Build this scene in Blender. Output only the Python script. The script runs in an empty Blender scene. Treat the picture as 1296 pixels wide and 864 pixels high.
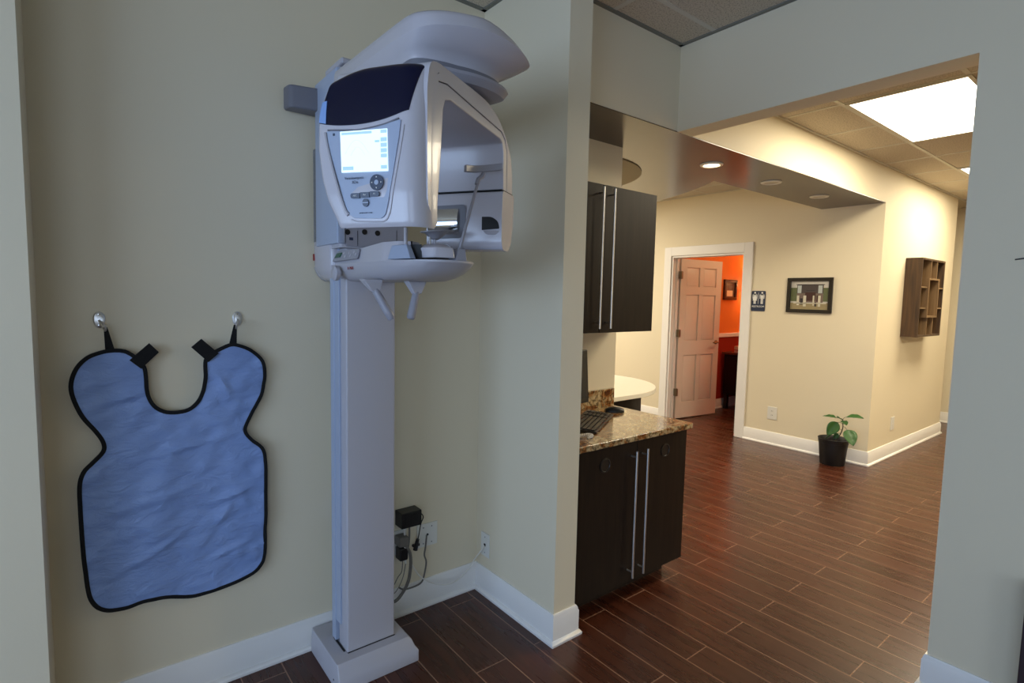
import bpy, bmesh, math, random
from mathutils import Vector, Matrix, noise, geometry
random.seed(7)
PI = math.pi
sc = bpy.context.scene
COL = sc.collection

# ------------------------------------------------------------------ materials
def lin(c):
    return tuple(((v/255.0)/12.92 if v/255.0 <= .04045 else ((v/255.0+.055)/1.055)**2.4) for v in c) + (1,)

def base_mat(name, col, rough=.6, metal=0, spec=.5, coat=0):
    m = bpy.data.materials.new(name); m.use_nodes = True
    b = m.node_tree.nodes['Principled BSDF']
    b.inputs['Base Color'].default_value = lin(col)
    b.inputs['Roughness'].default_value = rough
    b.inputs['Metallic'].default_value = metal
    b.inputs['Specular IOR Level'].default_value = spec
    b.inputs['Coat Weight'].default_value = coat
    return m, m.node_tree, b

def mat(name, col, rough=.6, metal=0, spec=.5, coat=0, var=.03, scale=6, bump=.0, bscale=200, stretch=(1,1,1)):
    """plain surface with a slight procedural mottling and fine bump"""
    m, nt, b = base_mat(name, col, rough, metal, spec, coat)
    N, L = nt.nodes, nt.links
    tc = N.new('ShaderNodeTexCoord'); mp = N.new('ShaderNodeMapping'); mp.inputs['Scale'].default_value = stretch
    L.new(tc.outputs['Object'], mp.inputs['Vector'])
    n = N.new('ShaderNodeTexNoise'); n.inputs['Scale'].default_value = scale; n.inputs['Detail'].default_value = 4
    L.new(mp.outputs[0], n.inputs['Vector'])
    mx = N.new('ShaderNodeMix'); mx.data_type = 'RGBA'
    c = lin(col)
    mx.inputs['A'].default_value = tuple(v*(1-var) for v in c[:3])+(1,)
    mx.inputs['B'].default_value = tuple(min(1, v*(1+var)) for v in c[:3])+(1,)
    L.new(n.outputs['Fac'], mx.inputs['Factor']); L.new(mx.outputs['Result'], b.inputs['Base Color'])
    if bump:
        n2 = N.new('ShaderNodeTexNoise'); n2.inputs['Scale'].default_value = bscale; n2.inputs['Detail'].default_value = 3
        L.new(mp.outputs[0], n2.inputs['Vector'])
        bp = N.new('ShaderNodeBump'); bp.inputs['Strength'].default_value = bump; bp.inputs['Distance'].default_value = .002
        L.new(n2.outputs['Fac'], bp.inputs['Height']); L.new(bp.outputs[0], b.inputs['Normal'])
    return m

def emit(name, col, s):
    m = bpy.data.materials.new(name); m.use_nodes = True; nt = m.node_tree
    b = nt.nodes['Principled BSDF']; b.inputs['Base Color'].default_value = lin(col)
    b.inputs['Emission Color'].default_value = lin(col); b.inputs['Emission Strength'].default_value = s
    return m

def wood_mat(name, c1, c2, rough, axis, scale=3, spec=.5, bump=.1):
    m, nt, b = base_mat(name, c1, rough, 0, spec)
    N, L = nt.nodes, nt.links
    tc = N.new('ShaderNodeTexCoord'); mp = N.new('ShaderNodeMapping')
    st = [14, 14, 14]; st[axis] = 1.0
    mp.inputs['Scale'].default_value = [s*scale/3 for s in st]
    L.new(tc.outputs['Object'], mp.inputs['Vector'])
    n = N.new('ShaderNodeTexNoise'); n.inputs['Scale'].default_value = 3; n.inputs['Detail'].default_value = 7; n.inputs['Distortion'].default_value = .6
    L.new(mp.outputs[0], n.inputs['Vector'])
    r = N.new('ShaderNodeValToRGB'); r.color_ramp.elements[0].color = lin(c1); r.color_ramp.elements[1].color = lin(c2)
    r.color_ramp.elements[0].position = .35; r.color_ramp.elements[1].position = .68
    L.new(n.outputs['Fac'], r.inputs['Fac']); L.new(r.outputs[0], b.inputs['Base Color'])
    bp = N.new('ShaderNodeBump'); bp.inputs['Strength'].default_value = bump; bp.inputs['Distance'].default_value = .001
    L.new(n.outputs['Fac'], bp.inputs['Height']); L.new(bp.outputs[0], b.inputs['Normal'])
    return m

def floor_mat():
    m, nt, b = base_mat('wood_look_tile', (60, 30, 22), .3)
    N, L = nt.nodes, nt.links
    geo = N.new('ShaderNodeNewGeometry'); sp = N.new('ShaderNodeSeparateXYZ'); L.new(geo.outputs['Position'], sp.inputs[0])
    a = N.new('ShaderNodeMath'); a.operation = 'ADD'; a.inputs[1].default_value = 7.865; L.new(sp.outputs['Y'], a.inputs[0])
    c = N.new('ShaderNodeMath'); c.operation = 'ADD'; c.inputs[1].default_value = 7.848; L.new(sp.outputs['X'], c.inputs[0])
    cb = N.new('ShaderNodeCombineXYZ'); L.new(a.outputs[0], cb.inputs[0]); L.new(c.outputs[0], cb.inputs[1])
    br = N.new('ShaderNodeTexBrick'); br.offset = .5; br.offset_frequency = 2; br.squash = 1
    br.inputs['Scale'].default_value = 1; br.inputs['Brick Width'].default_value = .91; br.inputs['Row Height'].default_value = .1505
    br.inputs['Mortar Size'].default_value = .0023; br.inputs['Mortar Smooth'].default_value = .1; br.inputs['Bias'].default_value = 0
    br.inputs['Color1'].default_value = (0, 0, 0, 1); br.inputs['Color2'].default_value = (1, 1, 1, 1); br.inputs['Mortar'].default_value = (.5, .5, .5, 1)
    L.new(cb.outputs[0], br.inputs['Vector'])
    mp = N.new('ShaderNodeMapping'); mp.inputs['Scale'].default_value = (22, 1.6, 1); L.new(geo.outputs['Position'], mp.inputs['Vector'])
    # shift grain per plank
    sh = N.new('ShaderNodeVectorMath'); sh.operation = 'MULTIPLY_ADD'; sh.inputs[1].default_value = (40, 40, 40)
    L.new(br.outputs['Color'], sh.inputs[0]); L.new(mp.outputs[0], sh.inputs[2])
    n = N.new('ShaderNodeTexNoise'); n.inputs['Scale'].default_value = 1.6; n.inputs['Detail'].default_value = 6; n.inputs['Distortion'].default_value = .5
    L.new(sh.outputs[0], n.inputs['Vector'])
    r = N.new('ShaderNodeValToRGB'); e = r.color_ramp.elements
    e[0].position = .25; e[0].color = lin((60, 28, 17)); e[1].position = .78; e[1].color = lin((86, 44, 27))
    L.new(n.outputs['Fac'], r.inputs['Fac'])
    v = N.new('ShaderNodeMix'); v.data_type = 'RGBA'; v.blend_type = 'MULTIPLY'; v.inputs['Factor'].default_value = .2
    L.new(r.outputs[0], v.inputs['A']); L.new(br.outputs['Color'], v.inputs['B'])
    g = N.new('ShaderNodeMix'); g.data_type = 'RGBA'; g.inputs['B'].default_value = lin((146, 110, 88))
    L.new(br.outputs['Fac'], g.inputs['Factor']); L.new(v.outputs['Result'], g.inputs['A'])
    L.new(g.outputs['Result'], b.inputs['Base Color'])
    rr = N.new('ShaderNodeMapRange'); rr.inputs['To Min'].default_value = .22; rr.inputs['To Max'].default_value = .34
    L.new(n.outputs['Fac'], rr.inputs['Value']); L.new(rr.outputs[0], b.inputs['Roughness'])
    h = N.new('ShaderNodeMath'); h.operation = 'MULTIPLY_ADD'; h.inputs[1].default_value = -1.0; L.new(br.outputs['Fac'], h.inputs[0]); L.new(n.outputs['Fac'], h.inputs[2])
    bp = N.new('ShaderNodeBump'); bp.inputs['Strength'].default_value = .25; bp.inputs['Distance'].default_value = .0012
    L.new(h.outputs[0], bp.inputs['Height']); L.new(bp.outputs[0], b.inputs['Normal'])
    return m

def granite_mat():
    m, nt, b = base_mat('granite', (150, 120, 80), .12, coat=.4)
    N, L = nt.nodes, nt.links
    tc = N.new('ShaderNodeTexCoord')
    n1 = N.new('ShaderNodeTexNoise'); n1.inputs['Scale'].default_value = 11; n1.inputs['Detail'].default_value = 9; n1.inputs['Distortion'].default_value = 2.2
    n2 = N.new('ShaderNodeTexNoise'); n2.inputs['Scale'].default_value = 60; n2.inputs['Detail'].default_value = 5
    vo = N.new('ShaderNodeTexVoronoi'); vo.inputs['Scale'].default_value = 110
    for q in (n1, n2, vo): L.new(tc.outputs['Object'], q.inputs['Vector'])
    r = N.new('ShaderNodeValToRGB'); e = r.color_ramp.elements
    e[0].position = .33; e[0].color = lin((86, 44, 20)); e[1].position = .7; e[1].color = lin((202, 180, 140))
    x = e.new(.45); x.color = lin((150, 98, 50)); x = e.new(.55); x.color = lin((166, 144, 104))
    L.new(n1.outputs['Fac'], r.inputs['Fac'])
    r2 = N.new('ShaderNodeValToRGB'); e = r2.color_ramp.elements
    e[0].position = .38; e[0].color = (.06, .04, .02, 1); e[1].position = .52; e[1].color = (1, 1, 1, 1)
    L.new(n2.outputs['Fac'], r2.inputs['Fac'])
    mx = N.new('ShaderNodeMix'); mx.data_type = 'RGBA'; mx.blend_type = 'MULTIPLY'; mx.inputs['Factor'].default_value = .75
    L.new(r.outputs[0], mx.inputs['A']); L.new(r2.outputs[0], mx.inputs['B'])
    mx2 = N.new('ShaderNodeMix'); mx2.data_type = 'RGBA'; mx2.blend_type = 'OVERLAY'; mx2.inputs['Factor'].default_value = .25
    L.new(mx.outputs['Result'], mx2.inputs['A']); L.new(vo.outputs['Distance'], mx2.inputs['B'])
    L.new(mx2.outputs['Result'], b.inputs['Base Color'])
    return m

def tile_ceiling_mat():
    m, nt, b = base_mat('acoustic_tile', (178, 168, 150), .95, spec=.1)
    N, L = nt.nodes, nt.links
    tc = N.new('ShaderNodeTexCoord')
    n = N.new('ShaderNodeTexNoise'); n.inputs['Scale'].default_value = 130; n.inputs['Detail'].default_value = 4
    L.new(tc.outputs['Object'], n.inputs['Vector'])
    r = N.new('ShaderNodeValToRGB'); e = r.color_ramp.elements
    e[0].position = .36; e[0].color = lin((168, 158, 142)); e[1].position = .5; e[1].color = lin((208, 198, 180))
    L.new(n.outputs['Fac'], r.inputs['Fac']); L.new(r.outputs[0], b.inputs['Base Color'])
    bp = N.new('ShaderNodeBump'); bp.inputs['Strength'].default_value = .3; bp.inputs['Distance'].default_value = .002
    L.new(n.outputs['Fac'], bp.inputs['Height']); L.new(bp.outputs[0], b.inputs['Normal'])
    return m

WALL = mat('cream_wall_paint', (228, 217, 190), .62, var=.015, scale=2, bump=.12, bscale=160, spec=.35)
TRIM = mat('white_trim_paint', (236, 234, 230), .35, var=.01, spec=.5)
FLOOR = floor_mat()
CEIL = tile_ceiling_mat()
GRID = mat('ceiling_grid_metal', (206, 202, 188), .5, var=.01)
DARKGRID = mat('dark_reveal', (60, 58, 52), .7)
ESP = wood_mat('espresso_laminate', (26, 18, 14), (36, 26, 19), .45, 2, spec=.2, bump=.05)
SOF = wood_mat('soffit_laminate', (50, 32, 21), (76, 51, 35), .22, 0, spec=.5, bump=.0)
STEEL = mat('brushed_steel', (214, 213, 210), .36, metal=1, var=.05, scale=40)
NICKEL = mat('satin_nickel', (150, 140, 120), .35, metal=1)
CHROME = mat('chrome', (215, 215, 215), .08, metal=1, var=.01)
GRAN = granite_mat()
BLACK = mat('black_plastic', (16, 16, 17), .38)
BLACKC = mat('black_webbing', (10, 10, 12), .9, bump=.5, bscale=600)
DARKHOLE = mat('dark_hole', (8, 8, 9), .6)
WHITEP = mat('machine_white_gloss', (192, 189, 196), .26, var=.006, coat=.12)
WHITEM = mat('machine_white_satin', (182, 180, 187), .38, var=.008)
GREYP = mat('machine_grey', (154, 153, 162), .35, var=.01)
GREYD = mat('machine_dark_grey', (112, 112, 120), .45)
VISOR = mat('navy_gloss', (5, 10, 42), .16, spec=.35, var=.05)
PANEL = mat('pale_blue_panel', (164, 176, 198), .32, var=.01)
TAB = mat('light_blue_tab', (130, 165, 220), .2)
BUTTON = mat('slate_button', (62, 72, 92), .35)
OUTLET = mat('outlet_white', (225, 224, 216), .35, var=.01)
CABLEG = mat('grey_cable', (112, 108, 102), .5)
CABLEW = mat('white_cable', (225, 222, 214), .45)
ORANGE = mat('orange_wall_paint', (236, 128, 52), .5, var=.03, bump=.1)
RED = mat('brick_red_wall_paint', (158, 40, 22), .5, var=.05, bump=.1)
POT = mat('black_pot_plastic', (17, 17, 18), .5, bump=.2, bscale=40)
SOIL = mat('potting_soil', (38, 27, 20), .95, var=.4, scale=90, bump=.8, bscale=90)
LEAF = mat('green_leaf', (48, 92, 38), .4, var=.2, scale=30, bump=.3, bscale=60)
STEM = mat('leaf_stem', (70, 58, 36), .6)
SHELFW = wood_mat('rustic_shelf_wood', (48, 32, 16), (88, 62, 34), .6, 2, scale=2, bump=.3)
SHELFE = wood_mat('shelf_edge_wood', (104, 80, 50), (134, 106, 70), .6, 2, scale=2, bump=.3)
FRAMEB = mat('black_frame_wood', (22, 17, 14), .35)
CREAM = mat('cream_laminate', (228, 224, 208), .3, var=.01)
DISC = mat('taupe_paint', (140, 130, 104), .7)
NAVY = mat('sign_navy', (28, 42, 72), .45)
WHITE = mat('white_print', (232, 232, 228), .5)
DOORP = mat('white_door_paint', (226, 214, 200), .4, var=.01)
GLASSB = mat('monitor_glass', (28, 34, 44), .12)
GREEN = mat('green_lcd', (40, 92, 70), .3)
LAMPM = emit('fluorescent_diffuser', (255, 244, 222), 7.0)
CANON = emit('lit_downlight', (255, 236, 200), 6.0)
CANOFF = mat('unlit_downlight', (190, 178, 150), .3)
SCREEN = emit('lcd_backlit', (205, 228, 240), 1.0)
SCREEN2 = emit('lcd_backlit_blue', (150, 185, 215), .85)
SCREEN3 = emit('lcd_backlit_grey', (186, 208, 214), .9)
SHADE = emit('sconce_shade_lit', (255, 190, 100), 4.0)
RUBRED = mat('red_plastic', (150, 40, 36), .5)
WINGLASS = mat('window_glass', (230, 238, 245), .02)
WINGLASS.node_tree.nodes['Principled BSDF'].inputs['Transmission Weight'].default_value = 1
WINGLASS.node_tree.nodes['Principled BSDF'].inputs['IOR'].default_value = 1.02

def apron_mat():
    m, nt, b = base_mat('blue_lead_vinyl', (122, 150, 205), .36)
    N, L = nt.nodes, nt.links
    tc = N.new('ShaderNodeTexCoord')
    mp = N.new('ShaderNodeMapping'); mp.inputs['Scale'].default_value = (5, 5, 11); mp.inputs['Rotation'].default_value = (0, .25, 0)
    L.new(tc.outputs['Object'], mp.inputs['Vector'])
    n = N.new('ShaderNodeTexNoise'); n.inputs['Scale'].default_value = 2.6; n.inputs['Detail'].default_value = 7; n.inputs['Distortion'].default_value = 1.8; n.inputs['Roughness'].default_value = .62
    L.new(mp.outputs[0], n.inputs['Vector'])
    bp = N.new('ShaderNodeBump'); bp.inputs['Strength'].default_value = 1.0; bp.inputs['Distance'].default_value = .006
    L.new(n.outputs['Fac'], bp.inputs['Height']); L.new(bp.outputs[0], b.inputs['Normal'])
    mx = N.new('ShaderNodeMix'); mx.data_type = 'RGBA'; mx.inputs['A'].default_value = lin((128, 155, 210)); mx.inputs['B'].default_value = lin((142, 170, 222))
    L.new(n.outputs['Fac'], mx.inputs['Factor']); L.new(mx.outputs['Result'], b.inputs['Base Color'])
    return m
APRON = apron_mat()

# ------------------------------------------------------------------ mesh builder
def roundpoly(pts, r, seg=4):
    """round the corners of a 2D polygon; r a number or one per corner"""
    out = []; n = len(pts)
    for i, p in enumerate(pts):
        p = Vector(p); a = Vector(pts[i-1]); c = Vector(pts[(i+1) % n])
        ri = r[i] if isinstance(r, (list, tuple)) else r
        d1 = (a-p); d2 = (c-p)
        if ri <= 0 or d1.length < 1e-6 or d2.length < 1e-6: out.append(tuple(p)); continue
        ri = min(ri, d1.length*.49, d2.length*.49)
        s = p+d1.normalized()*ri; e = p+d2.normalized()*ri
        for k in range(seg+1):
            t = k/seg; out.append(tuple((1-t)**2*s+2*t*(1-t)*p+t*t*e))
    return out

class MB:
    def __init__(s): s.bm = bmesh.new(); s.mi = 0
    def _f(s, vs, smooth=False):
        try:
            f = s.bm.faces.new(vs); f.material_index = s.mi; f.smooth = smooth; return f
        except ValueError: return None
    def box(s, x0, x1, y0, y1, z0, z1, M=None):
        P = [(x0,y0,z0),(x1,y0,z0),(x1,y1,z0),(x0,y1,z0),(x0,y0,z1),(x1,y0,z1),(x1,y1,z1),(x0,y1,z1)]
        v = [s.bm.verts.new(M @ Vector(p) if M else p) for p in P]
        for f in ((0,3,2,1),(4,5,6,7),(0,1,5,4),(1,2,6,5),(2,3,7,6),(3,0,4,7)): s._f([v[i] for i in f])
        return s
    def loft(s, loops, cap=True, smooth=True, closed=True):
        R = [[s.bm.verts.new(p) for p in lp] for lp in loops]; n = len(R[0])
        for a, b in zip(R, R[1:]):
            for i in range(n if closed else n-1):
                j = (i+1) % n; s._f([a[i], a[j], b[j], b[i]], smooth)
        if cap and closed: s._f(R[0][::-1]); s._f(R[-1])
        return s
    def prism(s, pts, z0, z1, M=None, smooth=False):
        f = (lambda p: M @ Vector(p)) if M else (lambda p: p)
        return s.loft([[f((x, y, z0)) for x, y in pts], [f((x, y, z1)) for x, y in pts]], smooth=smooth)
    def tube(s, pts, r, seg=10, cap=True):
        P = [Vector(p) for p in pts]; n = len(P); loops = []; up = None
        for i, p in enumerate(P):
            t = (P[min(i+1, n-1)]-P[max(i-1, 0)]).normalized()
            if up is None:
                up = Vector((0, 0, 1)) if abs(t.z) < .9 else Vector((1, 0, 0))
            a = (up-t*up.dot(t)).normalized(); b = t.cross(a); up = a
            rr = r[i] if isinstance(r, (list, tuple)) else r
            loops.append([p+a*math.cos(2*PI*k/seg)*rr+b*math.sin(2*PI*k/seg)*rr for k in range(seg)])
        return s.loft(loops, cap)
    def lathe(s, prof, c, seg=32, M=None, cap=True):
        c = Vector(c); loops = []
        for r, z in prof:
            lp = [Vector((math.cos(2*PI*k/seg)*r, math.sin(2*PI*k/seg)*r, z)) for k in range(seg)]
            loops.append([(M @ p if M else p)+c for p in lp])
        return s.loft(loops, cap)
    def grid(s, rows, smooth=True):
        R = [[s.bm.verts.new(p) for p in r] for r in rows]
        for a, b in zip(R, R[1:]):
            for i in range(len(a)-1): s._f([a[i], a[i+1], b[i+1], b[i]], smooth)
        return R

def smooth_path(pts, k=6):
    P = [Vector(p) for p in pts]; out = []
    for i in range(len(P)-1):
        a, b, c, d = P[max(i-1, 0)], P[i], P[i+1], P[min(i+2, len(P)-1)]
        for j in range(k):
            t = j/k
            out.append(.5*((2*b)+(c-a)*t+(2*a-5*b+4*c-d)*t*t+(3*b-a-3*c+d)*t**3))
    out.append(P[-1]); return out

def obj(name, mb, m, parent=None, bevel=0, seg=2, label=None, solid=0, subsurf=0, angle=40, recalc=True):
    if recalc: bmesh.ops.recalc_face_normals(mb.bm, faces=mb.bm.faces)
    me = bpy.data.meshes.new(name)
    root = parent
    while root is not None and root.parent is not None: root = root.parent
    if root is not None:
        off = root.location
        for v in mb.bm.verts: v.co -= off
    elif mb.bm.verts:
        xs = [v.co for v in mb.bm.verts]
        lo = Vector([min(c[i] for c in xs) for i in range(3)]); hi = Vector([max(c[i] for c in xs) for i in range(3)])
        off = Vector(((lo.x+hi.x)/2, (lo.y+hi.y)/2, lo.z))
        for v in mb.bm.verts: v.co -= off
    mb.bm.to_mesh(me); mb.bm.free()
    o = bpy.data.objects.new(name, me); COL.objects.link(o)
    for q in (m if isinstance(m, (list, tuple)) else [m]): me.materials.append(q)
    if not bevel and not subsurf: me.set_sharp_from_angle(angle=math.radians(38))
    if parent: o.parent = parent
    else: o.location = off
    if solid:
        md = o.modifiers.new('solid', 'SOLIDIFY'); md.thickness = solid; md.offset = 0
    if bevel:
        md = o.modifiers.new('bevel', 'BEVEL'); md.width = bevel; md.segments = seg; md.limit_method = 'ANGLE'; md.angle_limit = math.radians(angle)
        for f in me.polygons: f.use_smooth = True
        md.harden_normals = True
    if subsurf:
        md = o.modifiers.new('sub', 'SUBSURF'); md.levels = subsurf; md.render_levels = subsurf
    if label: o['label'] = label
    return o

def thing(name, label, cat, loc=(0, 0, 0), group=None):
    o = bpy.data.objects.new(name, None); COL.objects.link(o); o.location = loc; o.empty_display_size = .1
    o['label'] = label; o['category'] = cat
    if group: o['group'] = group
    return o
def tag(o, label, cat, group=None, kind=None):
    o['label'] = label; o['category'] = cat
    if group: o['group'] = group
    if kind: o['kind'] = kind
    return o
def struct(o, label=None, cat=None):
    o['kind'] = 'structure'
    if label: o['label'] = label
    if cat: o['category'] = cat
    return o

def text_mb(txt, size, M, depth=.0004, sx=1):
    cu = bpy.data.curves.new('t', 'FONT'); cu.body = txt; cu.size = size; cu.extrude = depth; cu.align_x = 'CENTER'; cu.align_y = 'CENTER'
    t = bpy.data.objects.new('t', cu); COL.objects.link(t)
    bpy.context.view_layer.update()
    dg = bpy.context.evaluated_depsgraph_get(); me = bpy.data.meshes.new_from_object(t.evaluated_get(dg))
    mb = MB(); mb.bm.from_mesh(me)
    for v in mb.bm.verts: v.co = M @ Vector((v.co.x*sx, v.co.y, v.co.z))
    bpy.data.objects.remove(t); bpy.data.curves.remove(cu); bpy.data.meshes.remove(me)
    return mb

def add_text(mb, txt, size, M, depth=.0004, sx=1):
    q = text_mb(txt, size, M, depth, sx); me = bpy.data.meshes.new('t'); q.bm.to_mesh(me); q.bm.free()
    n0 = len(mb.bm.faces); mb.bm.from_mesh(me); bpy.data.meshes.remove(me)
    mb.bm.faces.ensure_lookup_table()
    for f in mb.bm.faces[n0:]: f.material_index = mb.mi

# ------------------------------------------------------------------ the building
XB, YA, YP, XP, YF = 1.554, 2.24, 1.646, 1.68, 1.849
ZS, XE, XC, XC2, YJ = 2.409, 5.672, 2.563, 2.695, .577
ZC, ZH, XF, XK = 2.857, 2.722, 7.88, 8.69
def wallbox(name, *boxes, m=WALL):
    mb = MB()
    for b in boxes: mb.box(*b)
    return struct(obj(name, mb, m))

struct(obj('floor', MB().box(-3.4, 9, -3.2, 6.7, -.1, 0), FLOOR), 'dark brown wood-look plank tile floor with pale grout lines', 'floor')
wallbox('wall_back', (-3.3, XP, YA, YA+.1, 0, ZC))
wallbox('wall_partition', (XB, XP, YP, YA, 0, ZC))
wallbox('wall_alcove', (XP, 2.588, 2.25, 2.37, 0, ZS))
wallbox('wall_nib', (-3.2, -.117, 2.0, YA, 0, ZC))
wallbox('wall_bulkhead', (XP, XE, YF, YF+.12, ZS+.004, ZC+.05))
wallbox('wall_reveal', (XP, XP+.001, YF+.12, 2.25, 0, ZS))
wallbox('wall_header', (XC, XC2, YJ, YF, ZS, ZC+.05))
wallbox('wall_right', (XC, XC2, -3.1, YJ, 0, ZC+.05))
wallbox('wall_hall', (XE, XF, YF, YF+.12, 0, ZC))
wallbox('wall_restroom', (XE, XE+.128, YF+.12, 3.155, 0, ZC), (XE, XE+.128, 4.08, 6.6, 0, ZC), (XE, XE+.128, 3.155, 4.08, 2.03, ZC))
wallbox('wall_corridor', (XK, XK+.1, -3.1, 5.1, 0, ZC))
wallbox('wall_corridor_end', (XF-.12, XK, 5.0, 5.1, 0, ZC))
wallbox('wall_corridor_side', (XF-.11, XF, YF+.12, 5.0, 0, ZC))
wallbox('wall_hall_near', (XC2, XK, -3.1, -3.0, 0, ZC))
wallbox('wall_reception_far', (-.6, XE, 6.5, 6.6, 0, ZC))
wallbox('wall_reception_left', (-.6, -.5, YA+.1, 6.5, 0, ZC))
wallbox('wall_front_near', (-3.3, -2.7, -3.1, -3.0, 0, ZC), (-.7, XC, -3.1, -3.0, 0, ZC), (-2.7, -.7, -3.1, -3.0, 0, .75), (-2.7, -.7, -3.1, -3.0, 2.45, ZC))
# daylight window in the left wall of the front room (behind the camera's left shoulder)
wallbox('wall_left', (-3.3, -3.2, -3.0, -2.4, 0, ZC), (-3.3, -3.2, 1.7, YA, 0, ZC), (-3.3, -3.2, -2.4, 1.7, 0, .75), (-3.3, -3.2, -2.4, 1.7, 2.45, ZC))
# restroom inner faces
wallbox('wall_restroom_left', (XE+.128, XF-.11, 4.155, 4.255, 1.03, 2.5), m=ORANGE)
wallbox('wall_restroom_left_lower', (XE+.128, XF-.11, 4.155, 4.255, 0, 1.03), m=RED)
wallbox('wall_restroom_back', (XF-.13, XF-.11, YF+.12, 4.155, 1.03, 2.5), m=ORANGE)
wallbox('wall_restroom_back_lower', (XF-.13, XF-.11, YF+.12, 4.155, 0, 1.03), m=RED)
wallbox('wall_restroom_front', (XE+.128, XE+.132, YF+.12, 3.09, 0, 2.5), (XE+.128, XF-.13, YF+.12, YF+.13, 0, 2.5), m=ORANGE)
struct(obj('ceiling_restroom', MB().box(XE+.128, XF-.11, YF+.12, 4.2, 2.5, 2.55), CREAM))

# ceilings
struct(obj('ceiling', MB().box(-3.3, XC, -3.1, YA, ZC, ZC+.05), CEIL), 'acoustic tile ceiling over the x-ray room', 'ceiling')
struct(obj('ceiling_hall', MB().box(XC2, XK+.1, -3.1, YF, ZH, ZH+.05).box(XF, XK, YF, 5.0, ZH, ZH+.05), CEIL), 'acoustic tile ceiling over the hallway', 'ceiling')
struct(obj('ceiling_reception', MB().box(-.6, XE, YA+.1, 6.6, ZH, ZH+.05).box(XP+.001, XE, YF+.12, YA+.1, ZH, ZH+.05), CEIL), 'acoustic tile ceiling over the reception area', 'ceiling')
mb = MB()
for k in range(-2, 9): mb.box(2.01-.61*k-.012, 2.01-.61*k+.012, -3.0, YF-.02, ZC-.002, ZC)
for k in range(0, 8): mb.box(-3.1, XC-.02, 1.64-.61*k-.012, 1.64-.61*k+.012, ZC-.002, ZC) if k else mb.box(XP+.02, XC-.02, 1.628, 1.652, ZC-.002, ZC)
struct(obj('trim_1', mb, GRID))
mb = MB()   # wall angle around the front ceiling
mb.box(XP, XC, YF-.022, YF, ZC-.006, ZC); mb.box(XC-.022, XC, -3, YF, ZC-.006, ZC); mb.box(-.117, XB, YA-.022, YA, ZC-.006, ZC)
mb.box(XB-.022, XB, YP, YA, ZC-.006, ZC); mb.box(XP, XP+.022, YP, YF, ZC-.006, ZC)
struct(obj('trim_2', mb, mat('wall_angle_grey', (120, 120, 112), .5)))
mb = MB()
for k in range(10):
    mb.box(3.10+.61*k-.012, 3.10+.61*k+.012, -2.99, YF-.02, ZH-.003, ZH)
for k in range(-1, 8): mb.box(XC2+.02, XK, 1.472-.61*k-.0, 1.472-.61*k+.024, ZH-.004, ZH) if k >= 0 else None
mb.box(XC2, XK, YF-.02, YF, ZH-.008, ZH); mb.box(XC2, XC2+.02, -3, YF, ZH-.008, ZH)
struct(obj('trim_3', mb, GRID))
mb = MB()
for k in range(10): mb.box(-.6, XE, 2.4+.61*k, 2.4+.61*k+.024, ZH-.003, ZH)
for k in range(9): mb.box(.4+.61*k, .4+.61*k+.024, 2.4, 6.5, ZH-.003, ZH)
mb.box(XE-.02, XE, 1.98, 6.5, ZH-.008, ZH)
struct(obj('trim_4', mb, GRID))

# curved reception soffit: painted box with a glossy dark laminate underside
plan = [(XP+.001, YF+.002), (XE-.001, YF+.002), (XE-.001, 2.39)] + \
       [tuple(p[:2]) for p in smooth_path([(3.80, 2.39, 0), (3.90, 2.54, 0), (4.03, 2.78, 0), (4.14, 3.03, 0), (4.23, 3.30, 0), (4.27, 3.65, 0), (4.2, 4.1, 0), (3.9, 4.5, 0), (3.4, 4.7, 0)], 4)] + [(XP+.001, 4.75)]
body = [(x, max(y, YF+.13)) for x, y in plan]
struct(obj('trim_5', MB().prism(plan, ZS, ZS+.0035), SOF), 'glossy dark wood soffit underside above the reception desk', 'soffit')
struct(obj('trim_6', MB().prism(body, ZS+.0037, ZH), WALL))
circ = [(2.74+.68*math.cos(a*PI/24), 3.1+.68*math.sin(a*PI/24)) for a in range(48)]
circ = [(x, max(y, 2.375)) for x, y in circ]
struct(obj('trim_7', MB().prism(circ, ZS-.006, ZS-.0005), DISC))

# baseboards: moulded profile swept along the foot of the walls
PROF = [(0, 0), (.026, 0), (.027, .010), (.020, .020), (.0145, .022), (.0145, .112), (.011, .118), (.011, .124), (.006, .134), (0, .134)]
def baseboard(name, path, side=1):
    P = [Vector(p) for p in path]; n = len(P); loops = []
    for i in range(n):
        nr = []
        if i > 0: d = (P[i]-P[i-1]).normalized(); nr.append(Vector((-d.y, d.x))*side)
        if i < n-1: d = (P[i+1]-P[i]).normalized(); nr.append(Vector((-d.y, d.x))*side)
        if len(nr) == 1: w = nr[0]
        else:
            w = (nr[0]+nr[1]); w = w/(w.length**2)*2
        loops.append([(P[i].x+w.x*a, P[i].y+w.y*a, b) for a, b in PROF])
    struct(obj(name, MB().loft(loops, smooth=False), TRIM))
baseboard('baseboard_back', [(-3.1, 2.0), (-.117, 2.0), (-.117, YA), (XB, YA), (XB, YP), (XP, YP), (XP, 1.70)], -1)
baseboard('baseboard_right', [(XC2, YJ), (XC, YJ), (XC, -2.9)], -1)
baseboard('baseboard_right_far', [(XC2, -2.9), (XC2, YJ), (XC2-.01, YJ)], -1)
baseboard('baseboard_hall', [(XE, 3.052), (XE, YF), (XF, YF), (XF, 4.9)], -1)
baseboard('baseboard_reception', [(XE, 6.4), (XE, 4.18)], -1)
baseboard('baseboard_corridor', [(XK, -2.9), (XK, 4.99), (XF, 4.99)], 1)
baseboard('baseboard_restroom', [(XE+.13, 4.155), (XF-.13, 4.155), (XF-.13, 2.0)], -1)
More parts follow.
